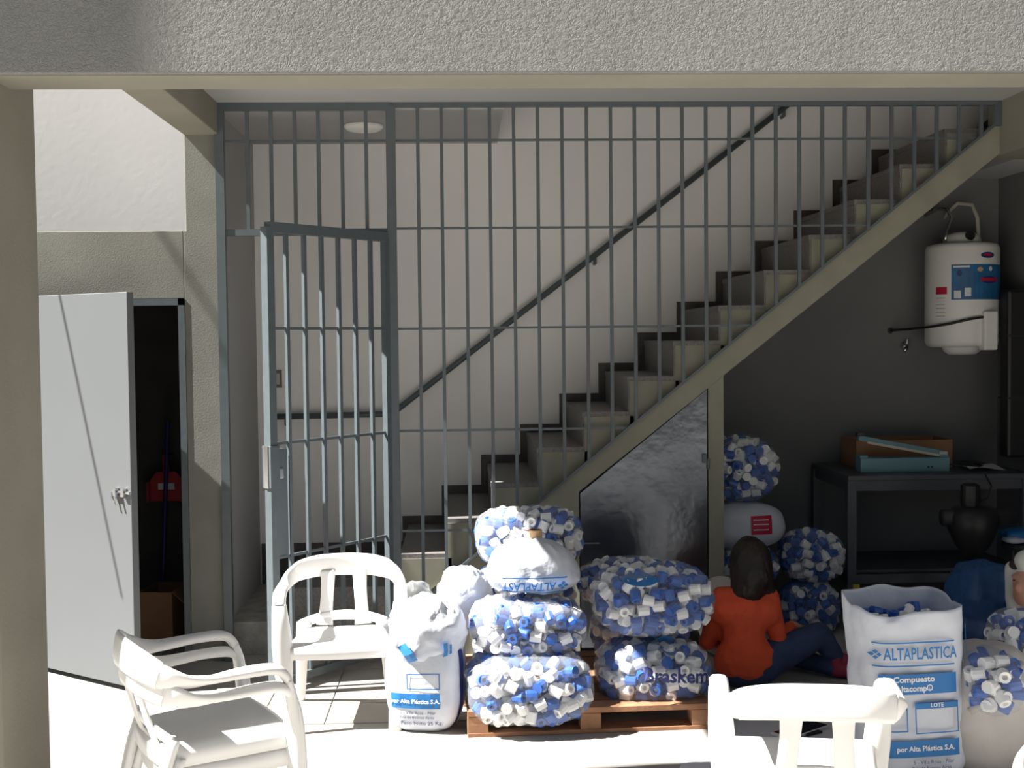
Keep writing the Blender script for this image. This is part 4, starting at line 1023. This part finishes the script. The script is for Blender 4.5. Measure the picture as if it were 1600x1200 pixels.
pr = tag(empty('person', (1.42, -.55, 0)), 'person in orange top and jeans sitting on the floor, back turned', 'person')
gx = lambda *a: Vector(a) - pr.location
rw, lw = gx(1.70, -.33, .25), gx(1.44, -.20, .20)
torso = [(gx(1.37, -.53, .13), .115, gx(1.46, -.53, .13), .115), (gx(1.41, -.53, .14), .13, gx(1.41, -.52, .26), .105), (gx(1.41, -.52, .26), .108, gx(1.42, -.50, .37), .118),
         (gx(1.34, -.50, .37), .098, gx(1.51, -.50, .37), .098), (gx(1.31, -.49, .43), .062, gx(1.54, -.49, .43), .062), (gx(1.43, -.47, .42), .07, gx(1.445, -.455, .50), .05)]
armsL = [(gx(1.31, -.49, .42), .055, gx(1.245, -.43, .20), .042), (gx(1.245, -.43, .20), .042, lw, .027)]
armsR = [(gx(1.545, -.49, .42), .055, gx(1.595, -.50, .20), .043), (gx(1.595, -.50, .20), .043, rw, .028)]
legs = [(gx(1.49, -.53, .11), .098, gx(1.81, -.44, .225), .066), (gx(1.81, -.44, .225), .064, gx(1.935, -.40, .06), .042), (gx(1.36, -.50, .10), .095, gx(1.70, -.22, .075), .062), (gx(1.70, -.22, .075), .06, gx(1.88, -.42, .05), .042)]
feet = [(gx(1.945, -.42, .045), .04, gx(1.985, -.28, .035), .032), (gx(1.90, -.43, .045), .038, gx(2.00, -.47, .035), .03)]
hd_ = gx(1.465, -.43, .60)
face = [(hd_ + V3(0, .0, 0), (.074, .092, .108)), (hd_ + V3(.01, .05, -.045), (.055, .05, .06)), (hd_ + V3(.012, .098, -.015), (.013, .02, .02)), (hd_ + V3(.078, .0, -.01), (.012, .022, .03)), (hd_ + V3(-.076, .0, -.01), (.012, .022, .03)),
        (hd_ + V3(.012, .09, -.05), (.025, .012, .008)), (hd_ + V3(.04, .082, .012), (.016, .01, .01)), (hd_ + V3(-.018, .084, .012), (.016, .01, .01))]
inner = lambda L, k: [(a, r * k, b, s * k) for a, r, b, s in L]
blob('body', inner(torso, .88) + [(gx(1.43, -.47, .44), .052, hd_ + V3(0, 0, -.06), .05)] + inner(armsL + armsR, .85) + inner(legs, .86) + inner(feet, .8) + hand(rw, (.8, .5, -.25), (0, 0, 1), 1) + hand(lw, (.9, .3, 0), (0, 0, 1), -1), M['skin'], pr, voxel=.0075, smooth=2, balls=face)
def hem(co):
    n_ = noise.noise(co * 7) * .006 + noise.noise(V3(co.x * 5, co.y * 5, co.z * 26)) * .006
    return co + co.normalized() * n_
blob('shirt', torso + armsL[:1] + armsR[:1] + [(armsR[1][0], .044, armsR[1][0].lerp(rw, .88), .034), (armsL[1][0], .044, armsL[1][0].lerp(lw, .88), .034)], M['shirt'], pr, voxel=.011, smooth=4, extra=hem)
blob('jeans', legs + [(gx(1.38, -.53, .105), .108, gx(1.49, -.53, .105), .104)], M['jeans'], pr, voxel=.011, smooth=4, extra=hem)
for k, f_ in enumerate(feet):
    sh_ = blob('shoe', [f_, (f_[0] + V3(0, 0, .02), .038, f_[0] + V3(0, 0, .045), .036)], M['shoe'], pr, voxel=.008, smooth=3)
hr_ = [(hd_ + V3(-.005, -.03, .025), .105, hd_ + V3(-.005, -.07, -.06), .108), (hd_ + V3(-.01, -.06, -.05), .098, hd_ + V3(-.03, -.085, -.125), .082), (hd_ + V3(-.05, -.06, -.09), .06, hd_ + V3(-.085, -.09, -.155), .035), (hd_ + V3(.05, -.05, -.05), .055, hd_ + V3(.07, -.07, -.145), .045), (hd_ + V3(0, .0, .04), .085, hd_ + V3(0, .03, .06), .07)]
blob('hair', hr_, M['hair'], pr, voxel=.010, smooth=4, extra=lambda co: co + V3(noise.noise(V3(co.x * 60, co.y * 60, co.z * 5)), noise.noise(V3(co.x * 60 + 9, co.y * 60, co.z * 5)), 0) * .006)

p2 = tag(empty('person', (2.70, -.95, 0)), 'person in a pale hooded top at the right edge of the photo', 'person')
gy = lambda *a: Vector(a) - p2.location
h2_ = gy(2.66, -1.0, .615)
tor2 = [(gy(2.68, -.95, .13), .12, gy(2.78, -.92, .13), .12), (gy(2.73, -.94, .15), .13, gy(2.70, -.96, .40), .12), (gy(2.67, -1.08, .43), .06, gy(2.72, -.82, .43), .06), (gy(2.69, -.97, .43), .06, gy(2.67, -.99, .52), .05)]
w2a, w2b = gy(2.36, -1.12, .33), gy(2.40, -.85, .25)
arm2 = [(gy(2.66, -1.10, .42), .056, gy(2.56, -1.22, .24), .046), (gy(2.56, -1.22, .24), .046, w2a, .03), (gy(2.71, -.80, .42), .056, gy(2.60, -.70, .22), .045), (gy(2.60, -.70, .22), .045, w2b, .03)]
leg2 = [(gy(2.70, -1.02, .12), .105, gy(2.52, -1.40, .25), .08), (gy(2.52, -1.40, .25), .08, gy(2.46, -1.52, .06), .055), (gy(2.74, -.88, .11), .10, gy(2.42, -.70, .2), .07), (gy(2.42, -.70, .2), .065, gy(2.36, -.62, .06), .045)]
ft2 = [(gy(2.45, -1.53, .045), .04, gy(2.34, -1.60, .035), .034), (gy(2.36, -.62, .045), .04, gy(2.26, -.56, .035), .034)]
fd = V3(-.86, -.5, 0).normalized(); fs = V3(.5, -.86, 0).normalized()
fp = lambda f, s, u: h2_ + fd * f + fs * s + V3(0, 0, u)
Rf = Matrix((fd, fs, V3(0, 0, 1))).transposed()
face2 = [(h2_, (.092, .076, .11), Rf), (fp(.045, 0, -.05), (.055, .052, .06), Rf), (fp(.098, 0, -.018), (.022, .013, .022), Rf), (fp(.088, 0, -.055), (.012, .026, .007), Rf), (fp(.088, 0, -.068), (.011, .022, .007), Rf), (fp(.08, .0, .03), (.015, .05, .012), Rf)]
pr.location = pr.location + Vector((-.045, -.16, 0))
blob('body', inner(tor2, .88) + [(gy(2.68, -.98, .44), .05, h2_ + V3(0, 0, -.06), .05)] + inner(arm2, .85) + inner(leg2, .86) + inner(ft2, .8) + hand(w2a, (-1, .1, -.2), (0, 0, 1), 1) + hand(w2b, (-1, -.2, -.1), (0, 0, 1), -1), M['skin'], p2, voxel=.0075, smooth=2, balls=face2)
blob('top', tor2[:3] + [(gy(2.69, -.97, .42), .085, gy(2.68, -.98, .46), .075)] + [arm2[0], arm2[2], (arm2[1][0], .046, arm2[1][0].lerp(w2a, .9), .036), (arm2[3][0], .046, arm2[3][0].lerp(w2b, .9), .036)], M['hood'], p2, voxel=.011, smooth=4, extra=hem)
blob('trousers', leg2 + [(gy(2.70, -.98, .12), .11, gy(2.76, -.9, .12), .11)], M['sack_grey'], p2, voxel=.011, smooth=4, extra=hem)
blob('hair', [(fp(.055, -.05, .075), .025, fp(.055, .05, .075), .025), (fp(.0, 0, .06), .07, fp(-.02, 0, .05), .08)], M['hair'], p2, voxel=.009, smooth=3)
blob('hood', [(fp(-.03, 0, .03), .115, fp(-.045, 0, -.06), .105), (fp(-.05, 0, -.08), .09, fp(-.03, 0, -.14), .09), (fp(.045, .0, .10), .05, fp(-.03, 0, .07), .085), (fp(.045, .07, .06), .03, fp(.035, .075, -.09), .03), (fp(.045, -.07, .06), .03, fp(.035, -.075, -.09), .03), (fp(.03, .06, -.12), .04, fp(.03, -.06, -.12), .04)], M['hood'], p2, voxel=.010, smooth=3)
for x_ in (-1, 1):
    MB().lathe([(.001, -.004), (.006, -.003), (.009, 0), (.006, .003), (.001, .004)], 10).xf(Matrix.Translation(fp(.079, x_ * .03, .012))).build('eye', M['hair'], p2, smooth=True)
p2.location = p2.location + Vector((-.125, -.27, 0))
for k, f_ in enumerate(ft2): blob('shoe', [f_, (f_[0] + V3(0, 0, .02), .04, f_[0] + V3(0, 0, .04), .038)], M['black'], p2, voxel=.008, smooth=3)
